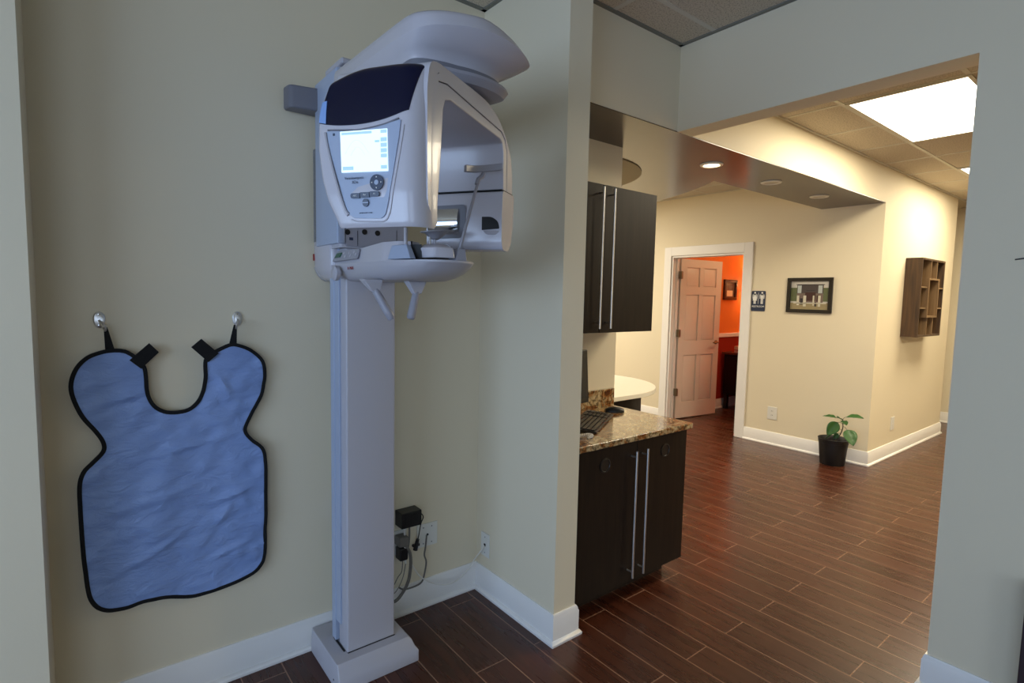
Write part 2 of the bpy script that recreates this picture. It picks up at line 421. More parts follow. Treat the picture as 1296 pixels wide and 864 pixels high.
# restroom chair rail
struct(obj('trim_8', MB().box(XE+.13, XF-.13, 4.132, 4.155, 1.0, 1.055).box(XF-.153, XF-.13, 2.0, 4.132, 1.0, 1.055), TRIM, bevel=.006))

# window with frame and pane on the left wall
win = struct(obj('window_1', MB().box(-3.29, -3.2, -2.45, -2.38, .7, 2.5).box(-3.29, -3.2, 1.68, 1.75, .7, 2.5).box(-3.29, -3.19, -2.38, 1.68, .7, .77).box(-3.29, -3.19, -2.38, 1.68, 2.43, 2.5).box(-3.27, -3.21, -.38, -.32, .77, 2.43), TRIM))

# restroom doorway: casing, jambs, leaf
cas = MB()
for y0, y1, z0, z1 in ((3.052, 3.150, 0, 2.14), (4.085, 4.183, 0, 2.14), (3.150, 4.085, 2.035, 2.14)):
    cas.box(XE-.018, XE, y0, y1, z0, z1)
cas.box(XE-.002, XE+.13, 3.150, 3.168, 0, 2.03); cas.box(XE-.002, XE+.13, 4.062, 4.085, 0, 2.03); cas.box(XE-.002, XE+.13, 3.168, 4.062, 2.012, 2.035)
cas.box(XE+.06, XE+.075, 4.05, 4.062, 0, 2.012); cas.box(XE+.06, XE+.075, 3.168, 3.18, 0, 2.012)
door = struct(obj('trim_9', cas, TRIM, bevel=.003), 'white casing around the restroom doorway', 'door frame')
ang = math.atan2(3.952-4.045, 6.575-5.815)
D = Matrix.Translation((5.815, 4.045, .012)) @ Matrix.Rotation(ang, 4, 'Z')
W, H = .765, 2.0
cols = ((.105, .345), (.42, .66)); rows = ((.2, .80), (.98, 1.56), (1.66, 1.90))
lf = MB(); lf.box(0, W, .012, .035, 0, H, D)
for a, b in ((0, .105), (.345, .42), (.66, W)): lf.box(a, b, 0, .0118, 0, H, D)
for a, b in cols:
    for c, d in ((0, .2), (.80, .98), (1.56, 1.66), (1.90, H)): lf.box(a, b, 0, .0118, c, d, D)
leaf = obj('door_1', lf, DOORP)
struct(leaf, 'white six-panel restroom door standing open', 'door')
for (a, b) in cols:
    for (c, d) in rows:
        p = MB()
        p.loft([[D @ Vector((x, y, z)) for x, z in ((a+e, c+e), (b-e, c+e), (b-e, d-e), (a+e, d-e))] for e, y in ((.004, .0119), (.012, .0119), (.014, .009), (.045, .0015))], smooth=False)
        obj('door_panel', p, DOORP, leaf)
kb = MB(); K = D @ Matrix.Translation((W-.06, 0, .95)) @ Matrix.Rotation(PI/2, 4, 'X')
kb.lathe([(.027, .0003), (.027, .008), (.012, .012), (.011, .045)], (0, 0, 0), 20, K)
kb.tube([D @ Vector(p) for p in ((W-.06, -.045, .95), (W-.09, -.05, .95), (W-.17, -.05, .95))], [.011, .009, .008])
obj('door_handle', kb, NICKEL, leaf)
for z in (1.81, 1.09, .35):
    h = MB(); h.box(5.786, 5.812, 4.014, 4.06, z-.045, z+.045); h.tube([(5.808, 4.03, z-.048), (5.808, 4.03, z+.048)], .008)
    obj('hinge', h, NICKEL, leaf)

# ------------------------------------------------------------------ ceiling lights
def troffer(x, y, label, w=1.21, d=.61, z=ZH, power=30):
    t = thing('ceiling_light', label, 'ceiling light', (x+w/2, y+d/2, z-.012), 'recessed fluorescent ceiling lights')
    f = MB()
    for b in ((x, x+w, y, y+.02), (x, x+w, y+d-.02, y+d), (x, x+.02, y+.02, y+d-.02), (x+w-.02, x+w, y+.02, y+d-.02)): f.box(*b, z-.010, z-.001)
    obj('frame', f, GRID, t)
    obj('diffuser', MB().box(x+.02, x+w-.02, y+.02, y+d-.02, z-.008, z-.002), LAMPM, t)
    l = bpy.data.lights.new('fluorescent', 'AREA'); l.shape = 'RECTANGLE'; l.size = w-.06; l.size_y = d-.06; l.energy = power; l.color = (1, .86, .61)
    o = bpy.data.objects.new('light_source', l); COL.objects.link(o); o.location = (x+w/2, y+d/2, z-.014); o.parent = None
    return t
troffer(3.715, .862, 'large bright fluorescent panel in the hallway ceiling nearest the opening', power=44)
troffer(6.155, .862, 'small slice of a second bright ceiling panel farther down the hallway', power=38)
troffer(4.935, -1.578, 'added fluorescent panel, out of view, filling the hallway with light', power=64)  # unseen panel added to even out the hallway light

rec_fill = []
for (x, y) in ((.9, 4.3), (3.3, 4.9)):  # unseen area lights without fixtures, added to brighten the far wall
    l = bpy.data.lights.new('reception', 'AREA'); l.shape = 'RECTANGLE'; l.size = 1.15; l.size_y = .55; l.energy = 100; l.color = (1, .91, .74)
    o = bpy.data.objects.new('reception_fill', l); COL.objects.link(o); o.location = (x+.6, y+.3, ZH-.02)

for i, (x, lab) in enumerate(((3.334, 'lit round downlight in the dark soffit, nearest the wall cabinet'), (4.144, 'middle unlit round downlight in the dark soffit'), (4.974, 'unlit round downlight at the far right end of the dark soffit'))):
    t = thing('downlight', lab, 'downlight', (x, 2.122, ZS-.008), 'round downlights in the soffit')
    obj('ring', MB().lathe([(.052, -.0006), (.055, -.009), (.072, -.007), (.075, -.0006)], (x, 2.122, ZS), 32, cap=False), CREAM, t, solid=.001)
    obj('lens', MB().lathe([(.053, -.001), (.052, -.005), (.0, -.005)], (x, 2.122, ZS), 32), CANON if i == 0 else CANOFF, t)
l = bpy.data.lights.new('downlight_bulb', 'SPOT'); l.energy = 16; l.color = (1, .84, .6); l.spot_size = 1.9; l.shadow_soft_size = .05
o = bpy.data.objects.new('downlight_source', l); COL.objects.link(o); o.location = (3.334, 2.122, ZS-.02)

# ------------------------------------------------------------------ dental x-ray machine
A58 = math.radians(58)
U = Vector((math.sin(A58), math.cos(A58), 0)); V = Vector((math.cos(A58), -math.sin(A58), 0)); O = Vector((.9, 1.48, 0))
def R(u, v, z): return O+U*u+V*v+Vector((0, 0, z))
ma = thing('dental_xray_machine', 'white dental panoramic x-ray machine on a tall floor column against the wall', 'x-ray machine', (.865, 2.06, 0))

# floor base
bl = [(.700, 2.212), (.700, 1.893), (1.036, 1.893), (1.036, 2.212)]
def ins(a, top): # chamfered base outline shrinking at front and right
    return [(.700+a*.15, 2.212), (.700+a*.15, 1.893+a), (1.036-a, 1.893+a), (1.036-a, 2.212)]
mb = MB(); mb.loft([[(x, y, z) for x, y in roundpoly(ins(a, 0), [0, .006, .006, 0], 2)] for a, z in ((0, 0), (0, .045), (.012, .062), (.022, .088), (.032, .1), (.05, .1))], smooth=False)
obj('base', mb, WHITEM, ma, bevel=.003)
obj('base_screw', MB().lathe([(.0, -.001), (.004, -.001), (.004, .001), (0, .001)], (.7, 1.95, .03), 10, Matrix.Rotation(PI/2, 4, 'Y')), DARKHOLE, ma)
# column: wide front post, side channel, back rail
obj('column', MB().prism(roundpoly([(.763, 2.06), (.763, 1.97), (.962, 1.97), (.962, 2.06)], .007, 3), .102, 2.30), WHITEM, ma)
obj('column_channel', MB().prism([(.756, 2.10), (.756, 2.026), (.764, 2.026), (.764, 2.10)], .19, 2.28).prism([(.753, 2.11), (.753, 2.072), (.972, 2.072), (.972, 2.11)], .102, 2.25), PANEL, ma, bevel=.002)
obj('floor_gap', MB().box(.753, .7605, 1.985, 2.1, .1005, .1025).box(.763, .962, 1.9655, 1.969, .1005, .1025), DARKHOLE, ma)
for z in (1.35, .55): obj('wall_mount', MB().box(.80, .92, 2.11, 2.235, z, z+.09), GREYP, ma, bevel=.004)

# carriage that rides on the column, carries canopy and chin arm
mb = MB()
cs = [(.735, 2.20), (.735, 1.955), (1.005, 1.955), (1.005, 2.20)]
mb.prism(roundpoly(cs, .012, 3), 1.665, 2.30)
obj('carriage', mb, WHITEM, ma, bevel=.004)
obj('carriage_side_cover', MB().prism(roundpoly([(.722, 2.175), (.722, 1.945), (.752, 1.945), (.752, 2.175)], .006, 3), 1.68, 2.29), PANEL, ma, bevel=.003)
obj('vent_strip', MB().box(.730, .7345, 2.178, 2.222, 1.70, 2.06), mat('speckled_vent', (120, 120, 122), .7, var=.5, scale=160), ma)
obj('carriage_panel', MB().box(.756, .998, 1.949, 1.9545, 1.672, 1.775), GREYP, ma, bevel=.001)
for x, z in ((.761, 1.722), (.826, 1.728), (.877, 1.728)):
    obj('panel_hole', MB().lathe([(0, -.001), (.010, -.001), (.010, .001), (0, .001)], (x, 1.9478, z), 16, Matrix.Rotation(PI/2, 4, 'X')), DARKHOLE, ma)
for x, z in ((.7985, 1.73), (.955, 1.745)): obj('panel_seam', MB().box(x, x+.0013, 1.9478, 1.9488, 1.675, z), DARKHOLE, ma)
obj('data_label', MB().box(.768, .782, 1.948, 1.949, 1.694, 1.704), NAVY, ma)
obj('back_bracket', MB().prism(roundpoly([(.618, 2.225), (.624, 2.165), (.73, 2.14), (.75, 2.225)], [.015, .02, .01, 0], 4), 2.188, 2.272), GREYD, ma, bevel=.026, seg=5, label='grey rounded arm end sticking out on the left')
obj('red_knob', MB().box(.728, .736, 2.21, 2.232, 1.628, 1.655), RUBRED, ma, bevel=.002)

# lower chin-rest arm: boat-shaped hull
def arm_plan(s, y0=2.235, nose=1.385, x0=.735, x1=1.012, d=0):
    xc = (x0+x1)/2; hw = (x1-x0)/2-d*.7; pts = [(xc-hw, y0)]
    n = 16; yb = 1.66
    for k in range(n+1):
        a = PI*k/n
        pts.append((xc-hw*abs(math.cos(a))**.75*(1 if math.cos(a) > 0 else -1), yb-(yb-nose-d*2.6)*math.sin(a)**.9))
    pts.append((xc+hw, y0)); return pts
mb = MB()
lv = [(.085, 1.5455), (.06, 1.547), (.038, 1.555), (.020, 1.568), (.008, 1.583), (.0, 1.598), (.0, 1.604)]
mb.loft([[(x, y - (.0 if z > 1.56 else 0), z) for x, y in arm_plan(0, d=d)] for d, z in lv])
obj('chin_arm', mb, WHITEM, ma)
# rear elbow of the arm, rising to the carriage
el = []
for z, dx in ((1.548, .03), (1.562, .01), (1.60, -.004), (1.65, -.006), (1.70, -.006), (1.707, 0)):
    yf = 2.035
    el.append([(x, y, z) for x, y in roundpoly([(.735+dx, 2.232-max(0, 1.60-z)*.9), (.735+dx, yf), (1.006, yf), (1.006, 2.232-max(0, 1.60-z)*.9)], .02, 3)])
obj('arm_elbow', MB().loft(el), WHITEP, ma)
# upper tray with control keys
tray = [(.744, 2.06), (.744, 1.62), (.762, 1.545), (.80, 1.52), (.85, 1.55), (.88, 1.62), (.985, 1.66), (.99, 2.06)]
obj('arm_tray', MB().loft([[(x, y, 1.604) for x, y in roundpoly(tray, .012, 3)], [(x+(.01 if x < .8 else -.004), y+(.012 if y < 1.7 else 0), z) for (x, y), z in zip(roundpoly(tray, .012, 3), [1.645+.02*min(1, (2.0-q[1])/.3) for q in roundpoly(tray, .012, 3)])]], smooth=False), WHITEP, ma, bevel=.004)
kp = Matrix.Translation((.7455, 1.918, 1.636)) @ Matrix.Rotation(-PI/2, 4, 'Z') @ Matrix.Rotation(PI/2-.3, 4, 'X')
obj('keypad', MB().prism(roundpoly([(-.12, -.021), (.115, -.018), (.115, .017), (-.09, .022)], .008, 3), .0, .004, kp), GREYP, ma)
k = MB()
for i, (x, y) in enumerate(((-.02, .006), (.0, -.006), (.03, .007), (.05, -.005), (.075, .006), (.095, -.003))): k.lathe([(.006, .004), (.006, .0055), (0, .0055)], (0, 0, 0), 12, kp @ Matrix.Translation((x, y, 0)))
obj('key', k, WHITEM, ma)
obj('key_display', MB().prism([(-.095, -.008), (-.045, -.007), (-.038, .01), (-.085, .009)], .004, .0075, kp), GREEN, ma)
KX = Matrix.Rotation(-PI/2, 4, 'Y')
obj('lock_knob', MB().lathe([(.012, 0), (.012, .008), (.026, .010), (.027, .024), (.021, .028), (0, .028)], (.738, 1.955, 1.572), 20, KX), WHITEM, ma, bevel=.001)
mk = MB(); add_text(mk, 'R  MAX', .016, Matrix.Translation((.7365, 1.86, 1.588)) @ Matrix.Rotation(-PI/2, 4, 'Z') @ Matrix.Rotation(PI/2, 4, 'X'), .0004)
obj('arm_marking', mk, RUBRED, ma)
# dark gaps and the split nose of the tray
obj('tray_gap', MB().box(.79, .96, 1.48, 1.62, 1.6045, 1.609).prism([(.786, 1.50), (.806, 1.475), (.86, 1.60), (.81, 1.60)], 1.6092, 1.652), DARKHOLE, ma)
obj('chin_block', MB().loft([[(x, y, z) for x, y in roundpoly(p, .008, 2)] for z, p in (
    (1.612, [(.808, 1.48), (.82, 1.425), (.885, 1.41), (.905, 1.46), (.905, 1.60), (.86, 1.60)]),
    (1.642, [(.800, 1.485), (.825, 1.43), (.882, 1.415), (.90, 1.47), (.90, 1.60), (.855, 1.60)]),
    (1.654, [(.822, 1.49), (.835, 1.445), (.872, 1.435), (.885, 1.48), (.885, 1.59), (.865, 1.59)]))], smooth=False), WHITEP, ma, bevel=.003)
obj('arm_slider', MB().loft([[(x, y, z) for x, y in p] for z, p in (
    (1.607, [(.738, 1.57), (.762, 1.465), (.785, 1.47), (.785, 1.56)]), (1.650, [(.748, 1.56), (.762, 1.49), (.78, 1.495), (.78, 1.555)]))], smooth=False), PANEL, ma, bevel=.003)
# posts, chin cup, temple rod and forehead band
obj('bite_post', MB().tube([(.765, 1.50, 1.65), (.765, 1.50, 1.70)], .0055).tube([(.774, 1.51, 1.65), (.774, 1.51, 1.70)], .003), WHITEM, ma)
obj('chin_post', MB().tube([(.848, 1.50, 1.645), (.848, 1.50, 1.69)], .0035), CHROME, ma)
obj('chin_post', MB().tube([(.864, 1.50, 1.645), (.864, 1.50, 1.69)], .0045), WHITEM, ma)
obj('chin_cup', MB().loft([[(.866+a*math.cos(2*PI*i/16)*1.2, 1.50+a*math.sin(2*PI*i/16), z+(.006*math.cos(2*PI*i/16) if z > 1.69 else 0)) for i in range(16)] for a, z in ((.008, 1.672), (.016, 1.678), (.028, 1.690), (.040, 1.697), (.040, 1.700), (.03, 1.699))]), GREYP, ma)
obj('temple_mount', MB().loft([[(.885, 1.41, 1.604), (.925, 1.405, 1.604), (.925, 1.46, 1.604), (.885, 1.46, 1.604)], [(.905, 1.425, 1.645), (.928, 1.42, 1.645), (.928, 1.45, 1.645), (.905, 1.45, 1.645)]], smooth=False), GREYP, ma, bevel=.004)
obj('temple_rod', MB().tube([(.914, 1.435, 1.64), (.955, 1.40, 1.843)], [.0055, .0045]).tube([(.952, 1.40, 1.838), (.957, 1.40, 1.855), (.971, 1.40, 1.864), (.976, 1.40, 1.876)], .007), GREYP, ma)
band = []
for k in range(13):
    t = k/12; x = .902+.135*t; y = 1.39+.025*math.sin(PI*t)+.0*t; z = 1.866+.026*t
    band.append([(x, y-.007, z), (x, y+.007, z), (x, y+.006, z+.021), (x, y-.007, z+.021)])
obj('forehead_band', MB().loft(band, smooth=False), GREYP, ma, bevel=.003)
# hand grips
for (a, b, c) in (((.742, 1.70, 1.548), (.752, 1.69, 1.508), (.80, 1.66, 1.418)), ((.893, 1.68, 1.546), (.893, 1.67, 1.503), (.866, 1.66, 1.418))):
    a, b, c = Vector(a), Vector(b), Vector(c)
    g = MB(); g.loft([[(a.x-.036, a.y-.02, a.z), (a.x+.036, a.y-.02, a.z), (a.x+.036, a.y+.02, a.z), (a.x-.036, a.y+.02, a.z)], [(b.x-.013, b.y-.012, b.z), (b.x+.015, b.y-.012, b.z), (b.x+.015, b.y+.012, b.z), (b.x-.013, b.y+.012, b.z)]], smooth=False)
    gm = obj('grip_mount', g, WHITEM, ma, bevel=.004)
    obj('hand_grip', MB().tube([b+Vector((0, 0, .006)), b*.3+c*.7, c+(b-c)*.06, c], [.0125, .0145, .0145, .010], 16), GREYP, gm)

# overhead canopy arm
def canopy_plan(d, y1=2.0):
    f = [(.684, 1.45), (.683, 1.33), (.70, 1.275), (.755, 1.238), (.85, 1.215), (.95, 1.225), (1.03, 1.262), (1.062, 1.31), (1.064, 1.45)]
    c = Vector((.865, 1.45)); out = []
    pl = [(.715, y1)]+[tuple(p[:2]) for p in smooth_path([(x, y, 0) for x, y in f], 4)]+[(1.01, y1)]
    for x, y in pl:
        q = Vector((x, y)); w = q-c
        kx = .28 if x < c.x-.08 else 1.0
        if y < 1.55: q = Vector((c.x+w.x*(1-kx*d/max(w.length, .05)), c.y+w.y*(1-d/max(w.length, .05))))
        else: q.x = c.x+(w.x)*(1-kx*d/.2)
        out.append((q.x, q.y))
    return out
def zt(x, y): return .028*max(0, (y-1.3))/.6*1.6 + .016*math.cos((x-.865)/.19*PI/2)
def canopy(levels, y1, tilt=True):
    return [[(x, y, z+(zt(x, y) if t else .03*max(0, (y-1.3)))-(max(0, z-2.176)*.75*min(1, max(0, (x-.86)/.18)) if t else 0)) for x, y in canopy_plan(d, y1)] for d, z, t in levels]
cn = MB(); cn.loft(canopy([(.094, 2.124, 0), (.088, 2.134, 0), (.060, 2.146, 0), (.025, 2.160, 0), (.0, 2.174, 1)], 1.953), cap=False)
cn.loft(canopy([(.0, 2.174, 1), (.010, 2.201, 1), (.018, 2.212, 1), (.034, 2.220, 1), (.12, 2.227, 1)], 1.953), cap=False)
obj('canopy', cn, WHITEP, ma, recalc=False)
obj('canopy_lid', MB().loft(canopy([(.118, 2.216, 1), (.118, 2.2275, 1)], 1.953)), WHITEP, ma)
obj('canopy_slot', MB().loft(canopy([(.090, 2.104, 0), (.090, 2.124, 0)], 1.952)), GREYD, ma)
obj('rotation_plate', MB().loft(canopy([(.12, 2.070, 0), (.075, 2.078, 0), (.062, 2.094, 0), (.066, 2.104, 0)], 1.95)), GREYP, ma)
obj('column_cap', MB().box(.735, .80, 1.93, 2.10, 2.302, 2.325), WHITEM, ma, bevel=.008)

# rotating C-arm: an upside-down U seen in the (u, z) plane, extruded along v
outer = [(-.385, 1.70), (-.390, 1.85), (-.392, 1.99), (-.378, 2.045), (-.34, 2.056), (-.10, 2.066), (-.03, 2.066), (.06, 2.048), (.13, 2.005), (.175, 1.955), (.192, 1.89), (.190, 1.80), (.178, 1.72), (.158, 1.665), (.145, 1.652), (.098, 1.648)]
inner = [(.100, 1.66), (.112, 1.84), (.108, 1.955), (.098, 1.983), (.078, 1.990), (-.27, 1.990), (-.298, 1.980), (-.308, 1.955), (-.318, 1.84), (-.335, 1.70)]
seam = [(.128, 1.652), (.142, 1.84), (.140, 1.965), (.12, 2.000), (.085, 2.016), (-.29, 2.024), (-.335, 2.015), (-.350, 1.985), (-.355, 1.84), (-.362, 1.70)]
def uz(poly, v0, v1):
    mb = MB(); mb.loft([[R(u, v0, z) for u, z in poly], [R(u, v1, z) for u, z in poly]], smooth=False); return mb
def band_poly(a, b): return a + b
ro = outer; 
rot = obj('rotating_arm', uz(roundpoly(ro, .03, 3)[:-1]+[(.128, 1.650)] + seam[1:] , -.118, .140), WHITEP, ma, bevel=.010, seg=4, angle=50)
obj('inner_liner', uz([(.1275, 1.655)]+[(u*.997, z-.0012) for u, z in seam[1:-1]]+[(-.361, 1.70)] + [inner[-1]]+inner[-2::-1], -.112, .1392), WHITEP, ma, bevel=.004, seg=3, angle=50)
# detector housing below the seam line
dh = [(.092, 1.835), (.086, 1.76), (.088, 1.67), (.10, 1.648), (.15, 1.646), (.172, 1.672), (.190, 1.74), (.196, 1.82), (.195, 1.835)]
hs = obj('detector_housing', uz(roundpoly(dh, .01, 2), -.124, .146), WHITEP, ma, bevel=.014, seg=4, angle=50)
obj('housing_seam', uz([(.095, 1.8365), (.094, 1.8395), (.192, 1.8395), (.193, 1.8365)], -.117, .1415), DARKHOLE, ma)
# chrome lined recess in the housing and a dark side port
rec = MB(); rec.loft([[R(.0855, v, z) for v, z in roundpoly([(-.118, 1.793), (.012, 1.795), (.022, 1.788), (.02, 1.74), (.006, 1.688), (-.09, 1.686)], .008, 3)], [R(.0835, v, z) for v, z in roundpoly([(-.118, 1.793), (.012, 1.795), (.022, 1.788), (.02, 1.74), (.006, 1.688), (-.09, 1.686)], .008, 3)]], smooth=False)
obj('recess_plate', rec, GREYD, hs)
rec = MB()
nn = 12
rec.loft([[R(.083-.012*math.sin(PI*i/nn), v, 1.700+.082*i/nn) for i in range(nn+1)]+[R(.0834, v, 1.782), R(.0834, v, 1.700)] for v in (-.112, -.004)])
obj('mirror_drum', rec, CHROME, hs)
def port_loop(u, e=0):
    return [R(u, v, z) for v, z in roundpoly([(.078-e, 1.712-e), (.078-e, 1.754+e), (.112, 1.753+e), (.134+e, 1.738), (.138+e, 1.715-e)], [.001, .001, .01, .012, .004], 3)]
obj('side_port', MB().loft([port_loop(.0845), port_loop(.0905)], smooth=False), DARKHOLE, hs)
obj('port_lip', MB().loft([[R(.074, .09, 1.710), R(.074, .125, 1.708), R(.088, .14, 1.709), R(.088, .08, 1.711)], [R(.084, .10, 1.696), R(.084, .12, 1.695), R(.089, .13, 1.698), R(.089, .09, 1.699)]], smooth=False), WHITEP, hs, bevel=.002)

# console (tube head cover) in front of the C-arm's near leg
def vL(z): 
    P = [(1.655, -.092), (1.68, -.100), (1.72, -.120), (1.78, -.139), (1.85, -.149), (1.92, -.147), (1.98, -.138), (2.03, -.122), (2.06, -.112)]
    if z <= P[0][0]: return P[0][1]
    for (a, b), (c, d) in zip(P, P[1:]):
        if z <= c: t = (z-a)/(c-a); return b+(d-b)*t
    return P[-1][1]
def ztop(v): return 2.046 - 1.1*max(0, -.02-v)**1.6 - .25*max(0, v-.04)**1.5
VR = .1405
def su(v, z):
    u = -.424 + .35*max(0, z-1.90)**1.7*2.0 + .10*max(0, 1.74-z)
    r = .052
    if v > VR-r: t = min(1, (v-(VR-r))/r); u += .058*(1-math.sqrt(max(0, 1-t*t)))
    l = vL(z)
    if v < l+.016: t = min(1, (l+.016-v)/.016); u += .016*(1-math.sqrt(max(0, 1-t*t)))
    T = ztop(v)
    if z > T-.022: t = min(1, (z-(T-.022))/.022); u += .024*(1-math.sqrt(max(0, 1-t*t)))
    if z < 1.672: t = min(1, (1.672-z)/.016); u += .012*(1-math.sqrt(max(0, 1-t*t)))
    return u
def csurf(v, z, off=0): return R(su(v, z)-off, v, z)
nv, nz = 56, 48
def ease(t): return t
mb = MB(); fr = []; bk = []
for j in range(nz+1):
    t = j/nz; tz = .5-.5*math.cos(PI*t)
    tz = .35*tz+.65*t
    rf = []; rb = []
    zz = 1.656+(2.05-1.656)*tz
    for i in range(nv+1):
        s = i/nv; s = .5*s+.5*(.5-.5*math.cos(PI*s))
        l = vL(zz); v = l+(VR-l)*s
        z = 1.660+(ztop(v)-1.660)*tz
        rf.append(csurf(v, z)); rb.append(R(-.338, v, max(z, 1.676 + .0005*j)))
    fr.append(rf); bk.append(rb)
F_ = mb.grid(fr); B_ = mb.grid([r[::-1] for r in bk], False)
for j in range(nz):
    mb._f([F_[j][0], F_[j+1][0], B_[j+1][-1], B_[j][-1]], True); mb._f([F_[j+1][-1], F_[j][-1], B_[j][0], B_[j+1][0]], True)
for i in range(nv):
    mb._f([F_[0][i+1], F_[0][i], B_[0][nv-i], B_[0][nv-i-1]], True); mb._f([F_[nz][i], F_[nz][i+1], B_[nz][nv-i-1], B_[nz][nv-i]], True)
con = obj('console', mb, WHITEP, ma)

def patch(poly_lo, poly_hi, n, mrows, off, th):
    """strip of surface between two (v, z) curves, lying on the console front"""
    mb = MB(); rows = []
    lo = smooth_path([(a, b, 0) for a, b in poly_lo], n); hi = smooth_path([(a, b, 0) for a, b in poly_hi], n)
    for j in range(mrows+1):
        t = j/mrows; rows.append([csurf(a.x*(1-t)+b.x*t, a.y*(1-t)+b.y*t, off) for a, b in zip(lo, hi)])
    G = mb.grid(rows); 
    rows2 = [[p+U*th for p in r] for r in rows]; H_ = mb.grid([r[::-1] for r in rows2], False)
    m_, n_ = mrows, len(lo)-1
    for j in range(m_):
        mb._f([G[j][0], G[j+1][0], H_[j+1][-1], H_[j][-1]]); mb._f([G[j+1][-1], G[j][-1], H_[j][0], H_[j+1][0]])
    for i in range(n_):
        mb._f([G[0][i+1], G[0][i], H_[0][n_-i], H_[0][n_-i-1]]); mb._f([G[m_][i], G[m_][i+1], H_[m_][n_-i-1], H_[m_][n_-i]])
    return mb
obj('visor', patch([(-.140, 1.912), (-.118, 1.907), (-.08, 1.902), (-.03, 1.900), (.02, 1.903), (.065, 1.911), (.108, 1.923)],
                   [(-.114, ztop(-.114)-.003), (-.085, ztop(-.085)-.001), (-.04, ztop(-.04)-.001), (0, ztop(0)-.001), (.05, ztop(.05)-.001), (.09, ztop(.09)-.001), (.128, ztop(.128)-.002)], 6, 26, .0022, .004), VISOR, con)
obj('visor_tab', patch([(-.138, 1.913), (-.117, 1.908)], [(-.138, 1.962), (-.118, 1.964)], 3, 8, .0042, .003), TAB, con)
# instrument panel: raised pale plate, shade along its border drawn as dark lines
PP = [(-.118, 1.890), (-.10, 1.8905), (-.04, 1.884), (.03, 1.890), (.092, 1.902), (.086, 1.86), (.058, 1.72), (.048, 1.688), (.036, 1.679), (-.040, 1.682), (-.056, 1.692), (-.066, 1.72), (-.108, 1.85)]
def plate(poly, off, th, r=.006, seg=3):
    q = roundpoly(poly, r, seg); mb = MB()
    mb.loft([[csurf(v, z, off-th) for v, z in q], [csurf(v, z, off) for v, z in q]], smooth=False); return mb
pb = obj('control_panel', plate(PP, .0035, .006), PANEL, con, bevel=.0008)
def ln(pts, off, r, name, m, par): return obj(name, MB().tube([csurf(v, z, off) for v, z, _ in smooth_path([(a, b, 0) for a, b in pts], 6)], r, 8), m, par)
ln([(-.122, 1.888), (-.116, 1.858), (-.100, 1.80), (-.082, 1.745), (-.068, 1.705), (-.058, 1.690)], .001, .0048, 'panel_trim', WHITEP, con)
ln([(-.115, 1.887), (-.110, 1.858), (-.094, 1.80), (-.076, 1.745), (-.062, 1.705), (-.053, 1.693)], .0035, .0016, 'panel_edge_shade', GREYD, con)  # dark grey tube in place of the shade under the panel edge
ln([(-.112, 1.893), (-.06, 1.889), (-.02, 1.887), (.04, 1.893), (.085, 1.904)], .0025, .0022, 'panel_edge_shade', GREYD, con)
ln([(-.05, 1.679), (-.03, 1.6745), (.03, 1.6725), (.047, 1.676), (.056, 1.688), (.064, 1.715), (.090, 1.84), (.098, 1.89)], .001, .0018, 'panel_trim', WHITEP, con)
# screen
def quadplate(q, off, th, m=SCREEN, par=con, name='screen'):
    mb = MB(); mb.loft([[csurf(v, z, off-th) for v, z in q], [csurf(v, z, off) for v, z in q]], smooth=False); return obj(name, mb, m, par)
S = [(-.075, 1.886), (.056, 1.883), (.0575, 1.787), (-.071, 1.790)]
scr = quadplate(S, .0045, .004)
def sq(a, b, c, d):  # fractions on the screen
    def pt(s, t):
        p = Vector(S[0])*(1-s)*(1-t)+Vector(S[1])*s*(1-t)+Vector(S[2])*s*t+Vector(S[3])*(1-s)*t; return (p.x, p.y)
    return [pt(a, c), pt(b, c), pt(b, d), pt(a, d)]
ui = MB()
for r_ in ((.03, .68, .03, .09), (.86, .99, .02, .10), (.86, .99, .2, .30), (.86, .99, .33, .43), (.86, .99, .46, .56), (.86, .99, .59, .68), (.86, .99, .86, .95), (.74, .84, .26, .31), (.03, .27, .86, .95)):
    q = sq(*r_); ui = MB(); ui.loft([[csurf(v, z, .0043) for v, z in q], [csurf(v, z, .0048) for v, z in q]], smooth=False)
    obj('screen_menu', ui, SCREEN2, con)
ui = MB()
for (a, b) in (((.35, .25), (.5, .75)), ((.5, .22), (.38, .6)), ((.2, .5), (.6, .5))):
    pass
pth = [sq(.1+.5*t, .1+.5*t+.01, .55-.32*math.sin(PI*t), .56-.32*math.sin(PI*t))[0] for t in [i/16 for i in range(17)]]
ui.tube([csurf(v, z, .0046) for v, z in pth], .0005, 6)
pth = [sq(.22+.3*t, .22+.3*t+.01, .6-.2*math.sin(PI*t), .61-.2*math.sin(PI*t))[0] for t in [i/12 for i in range(13)]]
ui.tube([csurf(v, z, .0046) for v, z in pth], .0005, 6)
obj('screen_diagram', ui, SCREEN3, con)
